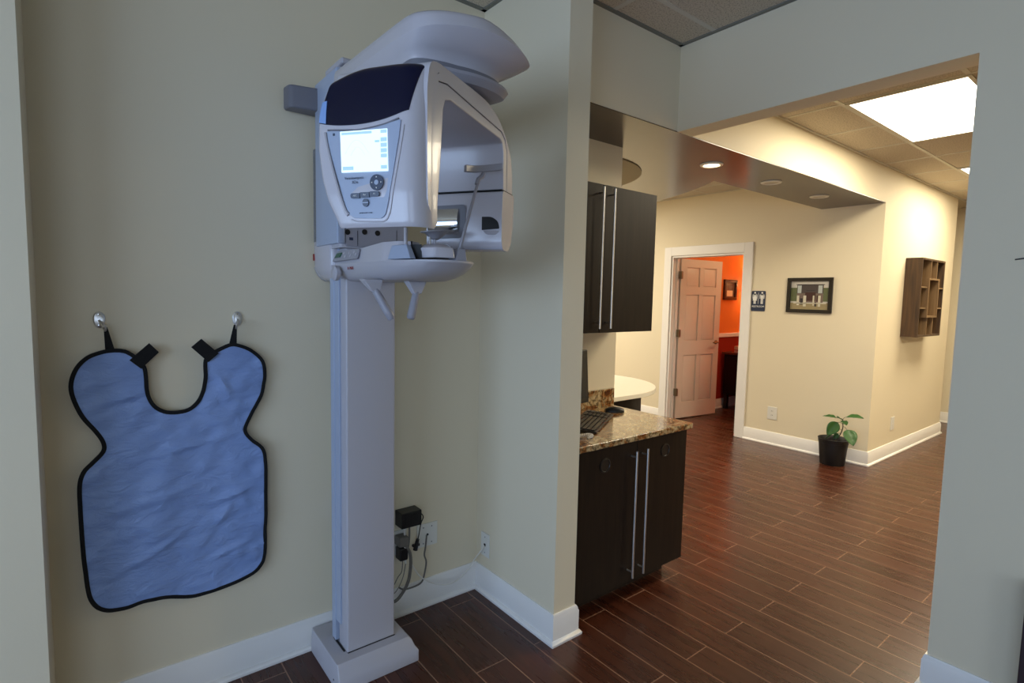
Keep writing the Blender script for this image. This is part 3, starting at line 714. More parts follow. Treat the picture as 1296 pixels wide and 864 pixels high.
# buttons
def disc(vc, zc, r, off, m, name, th=.003, sz=1.0, par=None, seg=24):
    q = [(vc+r*math.cos(2*PI*i/seg), zc+r*sz*math.sin(2*PI*i/seg)) for i in range(seg)]
    mb = MB(); mb.loft([[csurf(v, z, off-th) for v, z in q], [csurf(v, z, off) for v, z in q]], smooth=False); return obj(name, mb, m, par or con)
nav = disc(.0275, 1.762, .0185, .0055, BUTTON, 'navigation_pad', sz=1.0)
disc(.0275, 1.762, .0058, .0062, PANEL, 'center_button', par=nav)
for a in range(4):
    q = [(.0275+.0125*math.cos(a*PI/2)+.0022*math.cos(a*PI/2+2*PI*i/3), 1.762+.0125*math.sin(a*PI/2)+.0022*math.sin(a*PI/2+2*PI*i/3)) for i in range(3)]
    mb = MB(); mb.loft([[csurf(v, z, .0053) for v, z in q], [csurf(v, z, .0062) for v, z in q]], smooth=False); obj('arrow_mark', mb, WHITE, nav)
for i, (a, b) in enumerate(((-.046, -.0205), (-.0185, .0065), (.0085, .0345))):
    zz = 1.7335+i*.0012
    rr = [.0058 if i == 0 else .0005, .0058 if i == 2 else .0005, .0058 if i == 2 else .0005, .0058 if i == 0 else .0005]
    bq = obj('function_key', plate([(a, zz-.006), (b, zz-.006), (b, zz+.006), (a, zz+.006)], .0055, .003, rr), BUTTON, con)
    T = Matrix.Identity(4); cc = csurf((a+b)/2, zz, .0057)
    T = Matrix(((V.x, 0, -U.x, cc.x), (V.y, 0, -U.y, cc.y), (0, 1, 0, cc.z), (0, 0, 0, 1)))
    obj('key_lettering', text_mb(('OPT', 'PAN', 'EXP')[i] if False else ('AEC', 'Pan', 'F1')[i], .0055, T, .0003), WHITE, bq)
def face_M(v, z, off):
    cc = csurf(v, z, off); return Matrix(((V.x, 0, -U.x, cc.x), (V.y, 0, -U.y, cc.y), (0, 1, 0, cc.z), (0, 0, 0, 1)))
st = disc(-.005, 1.7165, .0085, .0055, BUTTON, 'ready_button', sz=1.1)
obj('button_bar', plate([(-.0135, 1.7155), (.0035, 1.7155), (.0035, 1.7175), (-.0135, 1.7175)], .006, .001, 0), PANEL, st)
mb = text_mb('Veraviewepocs', .0088, face_M(-.0365, 1.7755, .0037), .0003)
add_text(mb, '3De', .0088, face_M(-.034, 1.7655, .0037), .0003, 1.25)
obj('lettering', mb, BUTTON, pb)
obj('lettering', text_mb('J.MORITA MFG. CORP.', .0038, face_M(-.006, 1.693, .0037), .0003), BUTTON, pb)
obj('emblem', plate([(-.0965, 1.878), (-.0905, 1.878), (-.0905, 1.884), (-.0965, 1.884)], .004, .001, .001), BUTTON, pb)

# ------------------------------------------------------------------ lead apron on hooks
AP = [(0.07, 1.298), (0.041, 1.294), (0.002, 1.278), (-0.027, 1.244), (-0.042, 1.198), (-0.039, 1.15), (-0.018, 1.088), (0.013, 1.036), (0.033, 0.996), (0.032, 0.965), (0.005, 0.933), (-0.022, 0.901), (-0.033, 0.854), (-0.033, 0.743), (-0.031, 0.643), (-0.027, 0.567), (-0.02, 0.489), (-0.002, 0.447), (0.027, 0.424), (0.072, 0.416), (0.125, 0.421), (0.19, 0.415), (0.269, 0.39), (0.328, 0.388), (0.402, 0.395), (0.467, 0.409), (0.507, 0.431), (0.524, 0.474), (0.527, 0.607), (0.53, 0.754), (0.53, 0.856), (0.519, 0.901), (0.483, 0.938), (0.461, 0.974), (0.471, 1.008), (0.498, 1.062), (0.525, 1.116), (0.535, 1.179), (0.527, 1.236), (0.495, 1.273), (0.457, 1.295), (0.42, 1.304), (0.383, 1.289), (0.347, 1.266), (0.335, 1.24), (0.334, 1.187), (0.327, 1.141), (0.309, 1.102), (0.28, 1.076), (0.235, 1.071), (0.197, 1.082), (0.171, 1.11), (0.158, 1.15), (0.156, 1.2), (0.151, 1.239), (0.129, 1.271), (0.099, 1.294)]
sm = smooth_path([(a, b, 0) for a, b in AP+[AP[0]]], 4)[:-1]
def fold(x, z):
    y = 2.208
    y -= .010*noise.noise(Vector((x*5, z*4, .3))) + .009*noise.noise(Vector((x*9+z*6, z*14-x*8, 2.1))) + .0045*noise.noise(Vector((x*22+z*12, z*30-x*10, 5)))
    y -= .012*math.exp(-((x-.22-.18*(z-.9))/.06)**2)*max(0, min(1, (1.1-z)/.3))      # soft vertical fold down the middle
    for (xa, za, xb, zb, w) in ((.00, .74, .36, .82, .014), (.02, .52, .30, .66, .012), (.33, .72, .50, .76, .010), (.34, .62, .42, .72, .012), (.02, 1.12, .2, 1.16, .01), (.36, 1.22, .42, 1.1, .012), (.3, .5, .5, .56, .011), (.1, .92, .45, .97, .01)):
        d = Vector((xb-xa, zb-za)); L_ = d.length; d.normalize(); q = Vector((x-xa, z-za)); s = q.dot(d)/L_
        if 0 < s < 1: y -= .0095*math.sin(PI*s)*math.exp(-((q.x*-d.y+q.y*d.x)/w)**2)
    return y
pts = [Vector((p.x, p.y)) for p in sm]; nb = len(pts)
def inside(x, z):
    c = False
    for i in range(nb):
        a, b = pts[i], pts[i-1]
        if (a.y > z) != (b.y > z) and x < (b.x-a.x)*(z-a.y)/(b.y-a.y)+a.x: c = not c
    return c
gp = []
st_ = .0085
for i in range(72):
    for j in range(112):
        x = -.045+st_*i+(st_/2 if j % 2 else 0); z = .385+st_*j
        if inside(x, z) and min((p-Vector((x, z))).length for p in pts) > .005: gp.append(Vector((x, z)))
res = geometry.delaunay_2d_cdt(pts+gp, [(i, (i+1) % nb) for i in range(nb)], [], 1, 1e-6)
mb = MB(); vs = [mb.bm.verts.new((p.x, fold(p.x, p.y), p.y)) for p in res[0]]
for f in res[2]:
    if len(f) == 3 and inside(*(sum((res[0][i] for i in f), Vector((0, 0)))/3)): mb._f([vs[i] for i in f], True)
apr = thing('lead_apron', 'pale blue lead apron with black edging hanging from two wall hooks', 'apron', (.25, 2.21, .39))
obj('apron_body', mb, APRON, apr, solid=.005)
lp = [Vector((p.x, fold(p.x, p.y)-.001, p.y)) for p in sm]
mb = MB(); loops = []
for i in range(nb):
    t = (lp[(i+1) % nb]-lp[i-1]).normalized(); nrm = Vector((t.z, 0, -t.x)).normalized()
    loops.append([lp[i]+nrm*a*.0062+Vector((0, b, 0)) for a, b in ((-1, -.0035), (0, -.0055), (1, -.0035), (1, .0035), (-1, .0035))])
loops.append(loops[0]); mb.loft(loops, cap=False); bmesh.ops.remove_doubles(mb.bm, verts=mb.bm.verts, dist=1e-5)
obj('edge_binding', mb, BLACKC, apr)
for q in ([(0.111, 1.264), (0.168, 1.319), (0.195, 1.287), (0.143, 1.233)], [(0.291, 1.3), (0.323, 1.329), (0.377, 1.274), (0.343, 1.244)]):
    mb = MB(); mb.loft([[(x, 2.196, z) for x, z in q], [(x, 2.202, z) for x, z in q]], smooth=False); obj('hook_and_loop_tab', mb, BLACKC, apr, bevel=.001)
for q in ([(0.046, 1.375), (0.056, 1.375), (0.074, 1.297), (0.048, 1.298)], [(0.427, 1.377), (0.438, 1.377), (0.438, 1.297), (0.411, 1.298)]):
    mb = MB(); mb.loft([[(q[0][0], 2.190, q[0][1]), (q[1][0], 2.190, q[1][1]), (q[1][0], 2.1925, q[1][1]), (q[0][0], 2.1925, q[0][1])],
                        [(q[3][0], 2.204, q[3][1]), (q[2][0], 2.204, q[2][1]), (q[2][0], 2.2065, q[2][1]), (q[3][0], 2.2065, q[3][1])]], smooth=False)
    obj('hanging_loop', mb, BLACKC, apr, bevel=.0005)
for x, s, lab in ((.036, 1, 'small chrome wall hook carrying the left shoulder of the apron'), (.448, -1, 'small chrome wall hook carrying the right shoulder of the apron')):
    t = thing('wall_hook', lab, 'wall hook', (x, 2.24, 1.36), 'apron hooks')
    el_ = [(x+.0165*math.cos(2*PI*i/24), 1.402+(.022 if math.sin(2*PI*i/24) > 0 else .032)*math.sin(2*PI*i/24)) for i in range(24)]
    mb = MB(); mb.loft([[(a, 2.239, b) for a, b in el_], [(a, 2.234, b) for a, b in el_], [(x+(a-x)*.8, 2.231, 1.402+(b-1.402)*.8) for a, b in el_]])
    obj('hook_plate', mb, STEEL, t)
    obj('hook_arm', MB().tube(smooth_path([(x, 2.231, 1.395), (x+.004*s, 2.21, 1.385), (x+.012*s if s > 0 else x-.012, 2.193, 1.366), (x+.014*s, 2.182, 1.368), (x+.014*s, 2.177, 1.384)], 5), .0035), STEEL, t)
    for z in (1.415, 1.38): obj('screw', MB().lathe([(.003, -.001), (.003, .001), (0, .0015)], (x, 2.231, z), 10, Matrix.Rotation(PI/2, 4, 'X')), CHROME, t)

# ------------------------------------------------------------------ outlets and wiring behind the column
def plate_y(name, x0, x1, z0, z1, y, label, holes, cat='outlet'):
    t = thing(name, label, cat, ((x0+x1)/2, y, z0))
    obj('cover_plate', MB().box(x0, x1, y-.006, y-.0002, z0, z1), OUTLET, t, bevel=.002)
    for hx, hz, r, m in holes:
        obj('screw' if r < .005 else 'socket', MB().lathe([(r, -.0002), (r, .0012), (0, .0012)], (hx, y-.006, hz), 14, Matrix.Rotation(PI/2, 4, 'X')), m, t)
    return t
plate_y('cable_plate', 1.207, 1.317, .295, .408, YA, 'white double wall plate with a grey cable coming out of its middle', [(1.24, .39, .003, GREYD), (1.285, .39, .003, GREYD), (1.24, .312, .003, GREYD), (1.285, .312, .003, GREYD), (1.262, .352, .006, DARKHOLE)], 'wall plate')
plate_y('power_outlet', 1.082, 1.152, .297, .41, YA, 'white wall outlet loaded with plugs beside the x-ray column', [(1.117, .38, .014, OUTLET), (1.117, .325, .014, OUTLET)])
def plate_x(name, y0, y1, z0, z1, x, label, cat='outlet', duplex=True):
    t = thing(name, label, cat, (x, (y0+y1)/2, z0)); yc = (y0+y1)/2; zc = (z0+z1)/2
    obj('cover_plate', MB().box(x-.006, x-.0002, y0, y1, z0, z1), OUTLET, t, bevel=.002)
    MX = Matrix.Rotation(-PI/2, 4, 'Y')
    if duplex:
        for dz in (-.022, .022):
            s = obj('socket', MB().prism(roundpoly([(-.016, -.014), (.016, -.014), (.016, .014), (-.016, .014)], .007, 3), 0, .0015, Matrix.Translation((x-.006, yc, zc+dz)) @ MX @ Matrix.Rotation(PI/2, 4, 'Z')), OUTLET, t)
            obj('slot', MB().box(x-.0082, x-.0076, yc-.008, yc-.005, zc+dz-.004, zc+dz+.006).box(x-.0082, x-.0076, yc+.005, yc+.008, zc+dz-.004, zc+dz+.006), DARKHOLE, s)
    else:
        obj('socket', MB().box(x-.009, x-.005, yc-.006, yc+.006, zc-.006, zc+.006), DARKHOLE, t)
        for dz in (-.04, .04): obj('screw', MB().lathe([(.003, 0), (.003, .001), (0, .001)], (x-.0062, yc, zc+dz), 10, MX), GREYD, t)
    return t
plate_x('jack_plate', 2.122, 2.192, .192, .312, XB, 'white wall plate in the corner with a thin white cable plugged in', 'wall plate', False)
plate_x('power_outlet', 2.70, 2.80, .268, .402, XE, 'white power outlet low on the cream wall right of the restroom door')
t = thing('power_outlet', 'white power outlet on the yellow hallway wall below the cubby shelf', 'outlet', (6.27, YF, .26))
obj('cover_plate', MB().box(6.23, 6.32, YF-.006, YF-.0002, .262, .392), OUTLET, t, bevel=.002)
for z in (.303, .35): obj('socket', MB().box(6.258, 6.292, YF-.0075, YF-.0055, z-.014, z+.014), OUTLET, t, bevel=.003)

t = thing('power_adapter', 'black rectangular power adapter mounted above the plugs', 'power adapter', (1.128, YA, .44))
obj('adapter_body', MB().box(1.094, 1.196, 2.17, 2.2395, .440, .512), BLACK, t, bevel=.004)
obj('adapter_ridge', MB().box(1.11, 1.18, 2.167, 2.1705, .452, .500), BLACK, t, bevel=.002)
def wire(label, pts, r, m, y=None, cat='cable', grp=None):
    P = [(x, q, z) for x, q, z in pts] if y is None else [(x, y, z) for x, z in pts]
    return tag(obj('cable', MB().tube(smooth_path(P, 6), r, 8), m), label, cat, grp)
wire('thin black lead looping out of the power adapter', [(1.192, .481), (1.205, .482), (1.214, .464), (1.202, .435), (1.190, .376), (1.184, .362)], .0025, BLACK, 2.19)
wire('grey cable hanging from the middle of the double wall plate', [(1.255, 2.229, .352), (1.246, 2.215, .345), (1.238, 2.21, .301), (1.233, 2.21, .267), (1.243, 2.21, .227), (1.23, 2.21, .159), (1.21, 2.205, .137), (1.168, 2.205, .131), (1.123, 2.205, .135), (1.10, 2.21, .15)], .004, CABLEG)
wire('thick grey cable bundle curving down behind the column', [(1.108, 2.195, .362), (1.13, 2.185, .339), (1.143, 2.18, .307), (1.145, 2.18, .251), (1.134, 2.18, .184), (1.105, 2.18, .137), (1.069, 2.18, .109), (1.01, 2.18, .115)], .0075, CABLEG)
wire('thin white cable swinging from the plugs to the corner jack', [(1.143, 2.20, .311), (1.158, 2.20, .257), (1.193, 2.19, .189), (1.248, 2.185, .140), (1.313, 2.18, .107), (1.371, 2.18, .098), (1.421, 2.18, .111), (1.473, 2.18, .145), (1.50, 2.18, .179), (1.525, 2.17, .212), (1.538, 2.16, .235), (1.543, 2.157, .25)], .003, CABLEW)
wire('slim brown-grey wire just right of the column, shorter of two', [(1.137, 2.21, .267), (1.122, 2.205, .206), (1.10, 2.2, .165), (1.07, 2.2, .133), (1.02, 2.2, .13)], .002, CABLEG)
wire('slim brown-grey wire just right of the column, upper of two', [(1.122, 2.215, .275), (1.115, 2.21, .223), (1.096, 2.21, .201), (1.07, 2.21, .165), (1.02, 2.21, .15)], .002, CABLEG)
wire('pale lead dropping from the left underside of the power adapter', [(1.123, .440), (1.124, .41), (1.125, .382)], .005, CABLEW, 2.20)
wire('grey lead dropping from the right underside of the power adapter', [(1.142, .440), (1.143, .40), (1.140, .36), (1.135, .334)], .0045, CABLEG, 2.19)
for lab, b, m in (('grey plug in the upper socket of the loaded outlet', (1.086, 1.135, 2.175, 2.2325, .352, .398), CABLEG), ('black plug in the lower socket of the loaded outlet', (1.092, 1.134, 2.18, 2.2325, .284, .345), BLACK)):
    t = thing('power_plug', lab, 'plug', ((b[0]+b[1])/2, 2.2, b[4]))
    obj('plug_body', MB().box(*b), m, t, bevel=.008, seg=3)
    obj('strain_relief', MB().tube([((b[0]+b[1])/2+.008, 2.19, b[4]+.002), ((b[0]+b[1])/2+.01, 2.185, b[4]-.016)], [.006, .004]), OUTLET if m is BLACK else CABLEW, t)
tag(obj('cable_connector', MB().tube([(1.186, 2.19, .366), (1.176, 2.195, .314)], [.008, .011]).box(1.162, 1.196, 2.188, 2.202, .332, .342), BLACK), 'small black clip-on connector left of the double wall plate', 'connector')
wire('dark cable peeking out at the left of the column near the floor', [(.80, 2.215, .25), (.812, 2.215, .22), (.80, 2.215, .18), (.812, 2.215, .14), (.84, 2.215, .11)], .009, CABLEG)
tag(obj('wire_hook', MB().tube(smooth_path([(2.5632, .385, 1.674), (2.545, .39, 1.672), (2.54, .40, 1.668), (2.538, .425, 1.664)], 5), .0022, 8), BLACK), 'tiny black wire hook on the right wall at the frame edge', 'hook')

# ------------------------------------------------------------------ wall cabinet and base cabinet
def bar_handle(par, x, y, z0, z1, r=.006, off=.035):
    h = obj('handle', MB().tube([(x, y-off, z0), (x, y-off, z1)], r, 14), STEEL, par)
    for z in (z0+.03, z1-.03): obj('handle_post', MB().tube([(x, y-off, z), (x, y, z)], r*.7, 10), STEEL, h)
uc = thing('wall_cabinet', 'dark espresso wall cabinet with two tall bar handles', 'cabinet', (2.12, 2.1, 1.32))
obj('body', MB().box(1.685, 2.557, 1.979, 2.249, 1.32, 2.085), ESP, uc, bevel=.001)
for a, b in ((1.687, 2.118), (2.122, 2.557)):
    d = obj('door', MB().box(a, b, 1.96, 1.978, 1.321, 2.084), ESP, uc, bevel=.001)
    bar_handle(d, 2.085 if a < 2 else 2.168, 1.96, 1.345, 2.065)
bc = thing('base_cabinet', 'dark espresso base cabinet with two doors under the granite counter', 'cabinet', (2.13, 1.97, 0))
obj('body', MB().box(1.70, 2.535, 1.708, 2.249, .088, .814), ESP, bc, bevel=.001)
obj('toe_kick', MB().box(1.72, 2.50, 1.78, 2.24, 0, .088), ESP, bc)
for a, b, gx in ((1.712, 2.128, 1.90), (2.132, 2.545, 2.36)):
    d = obj('door', MB().box(a, b, 1.69, 1.707, .09, .808), ESP, bc, bevel=.001)
    bar_handle(d, 2.088 if a < 2 else 2.172, 1.69, .125, .765)
    obj('grommet', MB().lathe([(.036, 0), (.036, .003), (.030, .004), (.028, .001), (0, .001)], (gx, 1.69, .72), 28, Matrix.Rotation(PI/2, 4, 'X')), BLACK, d)
ct = thing('countertop', 'brown and beige granite countertop with a short backsplash', 'countertop', (2.12, 1.95, .815))
cp = [(XP+.002, 2.248), (XP+.002, 1.655), (2.556, 1.655), (2.556, 2.248)]
obj('slab', MB().prism(roundpoly(cp, [0, 0, .018, 0], 5), .8155, .846), GRAN, ct, bevel=.005)
obj('backsplash', MB().box(XP+.02, 2.565, 2.228, 2.2495, .8465, .950), GRAN, ct, bevel=.001)

# computer things on the counter
KD = math.atan2(2.01-1.775, 2.32-1.93)
kbd = thing('keyboard', 'black computer keyboard lying at an angle on the granite counter', 'keyboard', (2.09, 1.96, .847))
KM = Matrix.Translation((1.925, 1.775, .847)) @ Matrix.Rotation(KD, 4, 'Z')
obj('keyboard_base', MB().loft([[KM @ Vector((x, y, z)) for x, y, z in ((0, 0, 0), (.455, 0, 0), (.455, .155, 0), (0, .155, 0))], [KM @ Vector((x, y, z)) for x, y, z in ((0, 0, .010), (.455, 0, .010), (.455, .155, .020), (0, .155, .020))]], smooth=False), BLACK, kbd, bevel=.003)
KEYM = mat('key_cap_grey', (38, 38, 40), .3)
for j in range(6):
    mb = MB(); n = 21 if j else 5
    if j == 0: spans = [(.012, .04), (.044, .07), (.074, .2), (.204, .24), (.244, .295), (.31, .33), (.335, .355), (.37, .405), (.41, .44)]
    else: spans = [(.012+i*.0205, .012+i*.0205+.0175) for i in range(21) if i not in (14, 18)]
    y0 = .012+j*.0225; z0 = .0105+.010*y0/.155
    for a, b in spans: mb.box(a, b, y0, y0+.018, z0, z0+.006, KM)
    obj('key_row', mb, KEYM, kbd, bevel=.001)
mo = thing('computer_mouse', 'black computer mouse beside the keyboard', 'mouse', (2.40, 2.08, .847))
loops = []
for k in range(9):
    t = k/8; w = .031*math.sin(PI*(.12+.76*t))**.5; h = .031*math.sin(PI*min(1, .15+.7*t))**.7
    c = Vector((2.362+.084*t, 2.115-.066*t, .8475)); sd = Vector((.62, .78, 0))
    loops.append([c+sd*w*math.cos(a)+Vector((0, 0, h*max(0, math.sin(a)))) for a in [PI*i/10 for i in range(11)]])
obj('mouse_body', MB().loft(loops), BLACK, mo)
obj('scroll_wheel', MB().lathe([(.008, -.003), (.008, .003)], (2.43, 2.062, .866), 14, Matrix.Rotation(KD, 4, 'Z') @ Matrix.Rotation(PI/2, 4, 'X')), GREYD, mo)
co = [];
for i in range(220):
    t = i/219; a = PI*1.25*t
    c = Vector((1.815+.05*math.sin(a*1.0+.2), 1.735+.045*(1-math.cos(a))*.5, .856)); rad = Vector((math.sin(a), -math.cos(a), 0))
    co.append(c+rad*.007*math.cos(i*.62)+Vector((0, 0, .007*math.sin(i*.62))))
tag(obj('telephone_cord', MB().tube(co, .0019, 6), CABLEW), 'coiled white telephone cord at the front edge of the granite counter', 'telephone cord')
mn = thing('computer_monitor', 'black computer monitor half hidden behind the wall end', 'monitor', (1.86, 2.0, .847))
MM = Matrix.Translation((1.92, 1.888, -.028)) @ Matrix.Rotation(math.radians(8), 4, 'Z') @ Matrix.Rotation(math.radians(-4), 4, 'X')
obj('monitor_case', MB().box(-.172, .172, -.001, .035, .985, 1.262, MM), BLACK, mn, bevel=.005)
obj('screen', MB().box(-.152, .152, -.003, -.0005, 1.008, 1.242, MM), GLASSB, mn)
obj('monitor_stand', MB().box(1.80, 1.84, 2.10, 2.125, .856, 1.1), BLACK, mn, bevel=.004)
obj('monitor_foot', MB().prism(roundpoly([(1.74, 2.06), (1.92, 2.06), (1.92, 2.20), (1.74, 2.20)], .03, 4), .847, .857), BLACK, mn)

# ------------------------------------------------------------------ reception desk
dk = thing('reception_desk', 'reception desk with cream rounded top and dark base', 'desk', (3.2, 3.4, 0))
def dplan(r, x0=2.75, c=(3.45, 3.43)):
    p = [(x0, c[1]+r), (x0, c[1]-r)]
    p += [(c[0]+r*math.cos(a), c[1]+r*math.sin(a)) for a in [-PI/2+PI*i/36 for i in range(37)]]
    return p
obj('desk_top', MB().prism(dplan(.68), .712, .75), CREAM, dk, bevel=.006)
obj('desk_base', MB().prism(dplan(.56), 0, .711), ESP, dk)

# ------------------------------------------------------------------ signs, pictures, shelf on the far walls
FX = lambda y, z, x=0: Matrix(((0, 0, -1, XE-x), (-1, 0, 0, y), (0, 1, 0, z), (0, 0, 0, 1)))   # local x -> -y (to the right), local z -> towards the viewer
sg = thing('restroom_sign', 'navy restroom sign with two white figures beside the doorway', 'sign', (XE, 2.97, 1.40))
obj('sign_plate', MB().prism(roundpoly([(-.076, -.108), (.076, -.108), (.076, .108), (-.076, .108)], .012, 3), .0004, .005, FX(2.970, 1.509)), NAVY, sg)
SM = FX(2.970, 1.509)
def fig(cx, skirt):
    mb = MB(); z0, z1 = .005, .0062
    mb.prism([(cx+.010*math.cos(2*PI*i/16), .088+.010*math.sin(2*PI*i/16)) for i in range(16)], z0, z1, SM)
    if skirt: poly = [(-.012, .074), (.012, .074), (.027, .035), (.020, .032), (.012, .052), (.024, .012), (.010, .012), (.010, -.028), (.002, -.028), (.002, .010), (-.002, .010), (-.002, -.028), (-.010, -.028), (-.010, .012), (-.024, .012), (-.012, .052), (-.020, .032), (-.027, .035)]
    else: poly = [(-.022, .074), (.022, .074), (.024, .068), (.024, .028), (.017, .028), (.015, .058), (.013, .058), (.013, -.028), (.002, -.028), (.002, .018), (-.002, .018), (-.002, -.028), (-.013, -.028), (-.013, .058), (-.015, .058), (-.017, .028), (-.024, .028), (-.024, .068)]
    # simple convex pieces are safer: split into bars
    for a, b, c, d in (((-.013, .013, .012, .074) if not skirt else (-.012, .012, .03, .074)), (-.012, -.002, -.03, .02), (.002, .012, -.03, .02), (-.025, -.017, .025, .070), (.017, .025, .025, .070), (-.022, .022, .062, .074)):
        mb.prism([(cx+a, c), (cx+b, c), (cx+b, d), (cx+a, d)], z0, z1, SM)
    if skirt: mb.prism([(cx-.024, .005), (cx+.024, .005), (cx+.012, .05), (cx-.012, .05)], z0, z1+.0001, SM)
    return mb
obj('figure', fig(-.038, True), WHITE, sg); obj('figure', fig(.040, False), WHITE, sg)
obj('divider', MB().prism([(-.0015, -.03), (.0015, -.03), (.0015, .092), (-.0015, .092)], .005, .0062, SM), WHITE, sg)
obj('lettering', text_mb('RESTROOM', .026, SM @ Matrix.Translation((0, -.058, .0056)), .0006), WHITE, sg)

def solid_boxes(mb, rects, M, z0, z1, mi):
    mb.mi = mi
    for a, b, c, d in rects: mb.prism([(a, c), (b, c), (b, d), (a, d)], z0, z1, M)
pc = thing('framed_picture', 'black framed photograph of a building front hung on the cream wall', 'picture', (XE, 2.45, 1.40))
PM = FX(2.451, 1.575)
w2, h2 = .216, .174
fr = MB()
for q in ((-w2, w2, -h2, -h2+.034), (-w2, w2, h2-.034, h2), (-w2, -w2+.036, -h2+.034, h2-.034), (w2-.036, w2, -h2+.034, h2-.034)): fr.prism([(q[0], q[2]), (q[1], q[2]), (q[1], q[3]), (q[0], q[3])], .0005, .022, PM)
obj('frame', fr, FRAMEB, pc, bevel=.003)
pm = [mat('print_'+n, c, .5, var=.12, scale=60) for n, c in (('sky', (190, 186, 178)), ('hedge', (92, 100, 66)), ('roof', (70, 62, 62)), ('wall', (112, 96, 88)), ('banner', (178, 186, 184)), ('door', (62, 34, 30)), ('lawn', (150, 136, 100)), ('stone', (205, 200, 180)), ('shade', (40, 38, 44)))]
ph = MB()
solid_boxes(ph, [(-.18, .18, -.14, .14)], PM, .001, .006, 0)
solid_boxes(ph, [(-.18, .18, -.06, .075)], PM, .006, .0064, 1)
solid_boxes(ph, [(-.12, .13, .02, .108)], PM, .0064, .0068, 2)
solid_boxes(ph, [(-.12, .13, -.07, .02)], PM, .0064, .0068, 3)
solid_boxes(ph, [(-.115, -.078, .022, .098), (.082, .12, .022, .098)], PM, .0068, .0072, 4)
solid_boxes(ph, [(-.04, .06, -.055, .03), (.07, .09, -.06, .0), (-.1, -.09, -.06, -.01)], PM, .0068, .0072, 5)
solid_boxes(ph, [(-.18, .18, -.14, -.075)], PM, .006, .0066, 6)
solid_boxes(ph, [(-.118, -.095, -.10, -.002), (-.055, -.028, -.11, -.002), (.035, .05, -.10, -.002), (.085, .108, -.11, -.002), (-.15, .16, -.082, -.075)], PM, .0072, .0078, 7)
solid_boxes(ph, [(-.085, -.06, -.09, -.03), (.055, .07, -.11, -.07), (-.03, .05, .045, .05), (-.13, .14, .104, .11)], PM, .0072, .0076, 8)
obj('print', ph, pm, pc)

# picture in the restroom (on the left wall, y = 4.155)
FY = lambda x, y, z: Matrix(((1, 0, 0, x), (0, 0, -1, y), (0, 1, 0, z), (0, 0, 0, 1)))
rp = thing('framed_picture', 'small dark framed picture on the orange restroom wall', 'picture', (7.11, 4.155, 1.52))
RM = FY(7.115, 4.155, 1.66); w2, h2 = .16, .14
fr = MB()
for q in ((-w2, w2, -h2, -h2+.035), (-w2, w2, h2-.035, h2), (-w2, -w2+.04, -h2+.035, h2-.035), (w2-.04, w2, -h2+.035, h2-.035)): fr.prism([(q[0], q[2]), (q[1], q[2]), (q[1], q[3]), (q[0], q[3])], .0005, .03, RM)
obj('frame', fr, mat('mahogany_frame', (60, 22, 12), .35), rp, bevel=.003)
ph = MB(); solid_boxes(ph, [(-.12, .12, -.105, .105)], RM, .001, .008, 0); solid_boxes(ph, [(-.05, .07, 0, .06)], RM, .008, .009, 1); solid_boxes(ph, [(-.07, .08, -.09, -.01)], RM, .008, .009, 2)
obj('print', ph, [mat('matte_card', (120, 88, 62), .5), mat('print_brown', (92, 56, 36), .5), mat('print_pale', (240, 225, 190), .3)], rp)

vn = thing('vanity_cabinet', 'dark wood vanity standing by the red restroom wall', 'vanity', (7.36, 3.5, 0))
obj('vanity_top', MB().box(6.97, 7.745, 2.9, 4.13, .77, .80), mat('vanity_top_stone', (96, 52, 34), .25), vn, bevel=.004)
VW = mat('vanity_dark_wood', (26, 12, 9), .4)
obj('vanity_case', MB().box(7.02, 7.74, 2.94, 4.12, .20, .769), VW, vn, bevel=.003)
for y in (2.96, 4.06):
    for x in (7.03, 7.68): obj('leg', MB().box(x, x+.05, y, y+.05, 0, .199), VW, vn)
for y0 in (2.98, 3.55): obj('door', MB().box(7.006, 7.0195, y0, y0+.53, .24, .73), VW, vn, bevel=.002)
tb = thing('tissue_box', 'small pale box on top of the restroom vanity', 'box', (7.06, 3.82, .8))
obj('box_body', MB().box(7.0, 7.12, 3.76, 3.97, .8003, .89), mat('pale_box_card', (216, 160, 130), .6), tb, bevel=.003)
obj('box_band', MB().box(6.999, 7.121, 3.759, 3.971, .832, .842), RED, tb)
sn = thing('wall_sconce', 'lit wall sconce glowing on the orange restroom wall', 'lamp', (7.62, 4.155, 1.7))
obj('sconce_plate', MB().lathe([(.05, 0), (.05, .015), (0, .02)], (7.62, 4.154, 1.66), 20, Matrix.Rotation(PI/2, 4, 'X')), NICKEL, sn)
obj('sconce_arm', MB().tube([(7.62, 4.14, 1.66), (7.62, 4.06, 1.66), (7.62, 4.05, 1.70)], .008), NICKEL, sn)
obj('lamp_shade', MB().lathe([(.05, 0), (.075, .14), (.07, .14), (.046, .004)], (7.62, 4.05, 1.70), 24, cap=False), SHADE, sn)
l = bpy.data.lights.new('sconce_bulb', 'POINT'); l.energy = 24; l.color = (1, .76, .38); l.shadow_soft_size = .05
o = bpy.data.objects.new('sconce_source', l); COL.objects.link(o); o.location = (7.62, 4.03, 1.76)
l = bpy.data.lights.new('restroom_fill', 'POINT'); l.energy = 17; l.color = (1, .80, .46); l.shadow_soft_size = .12  # fill with no fixture, added to light the restroom and its door
o = bpy.data.objects.new('restroom_fill_source', l); COL.objects.link(o); o.location = (6.75, 2.9, 2.35)

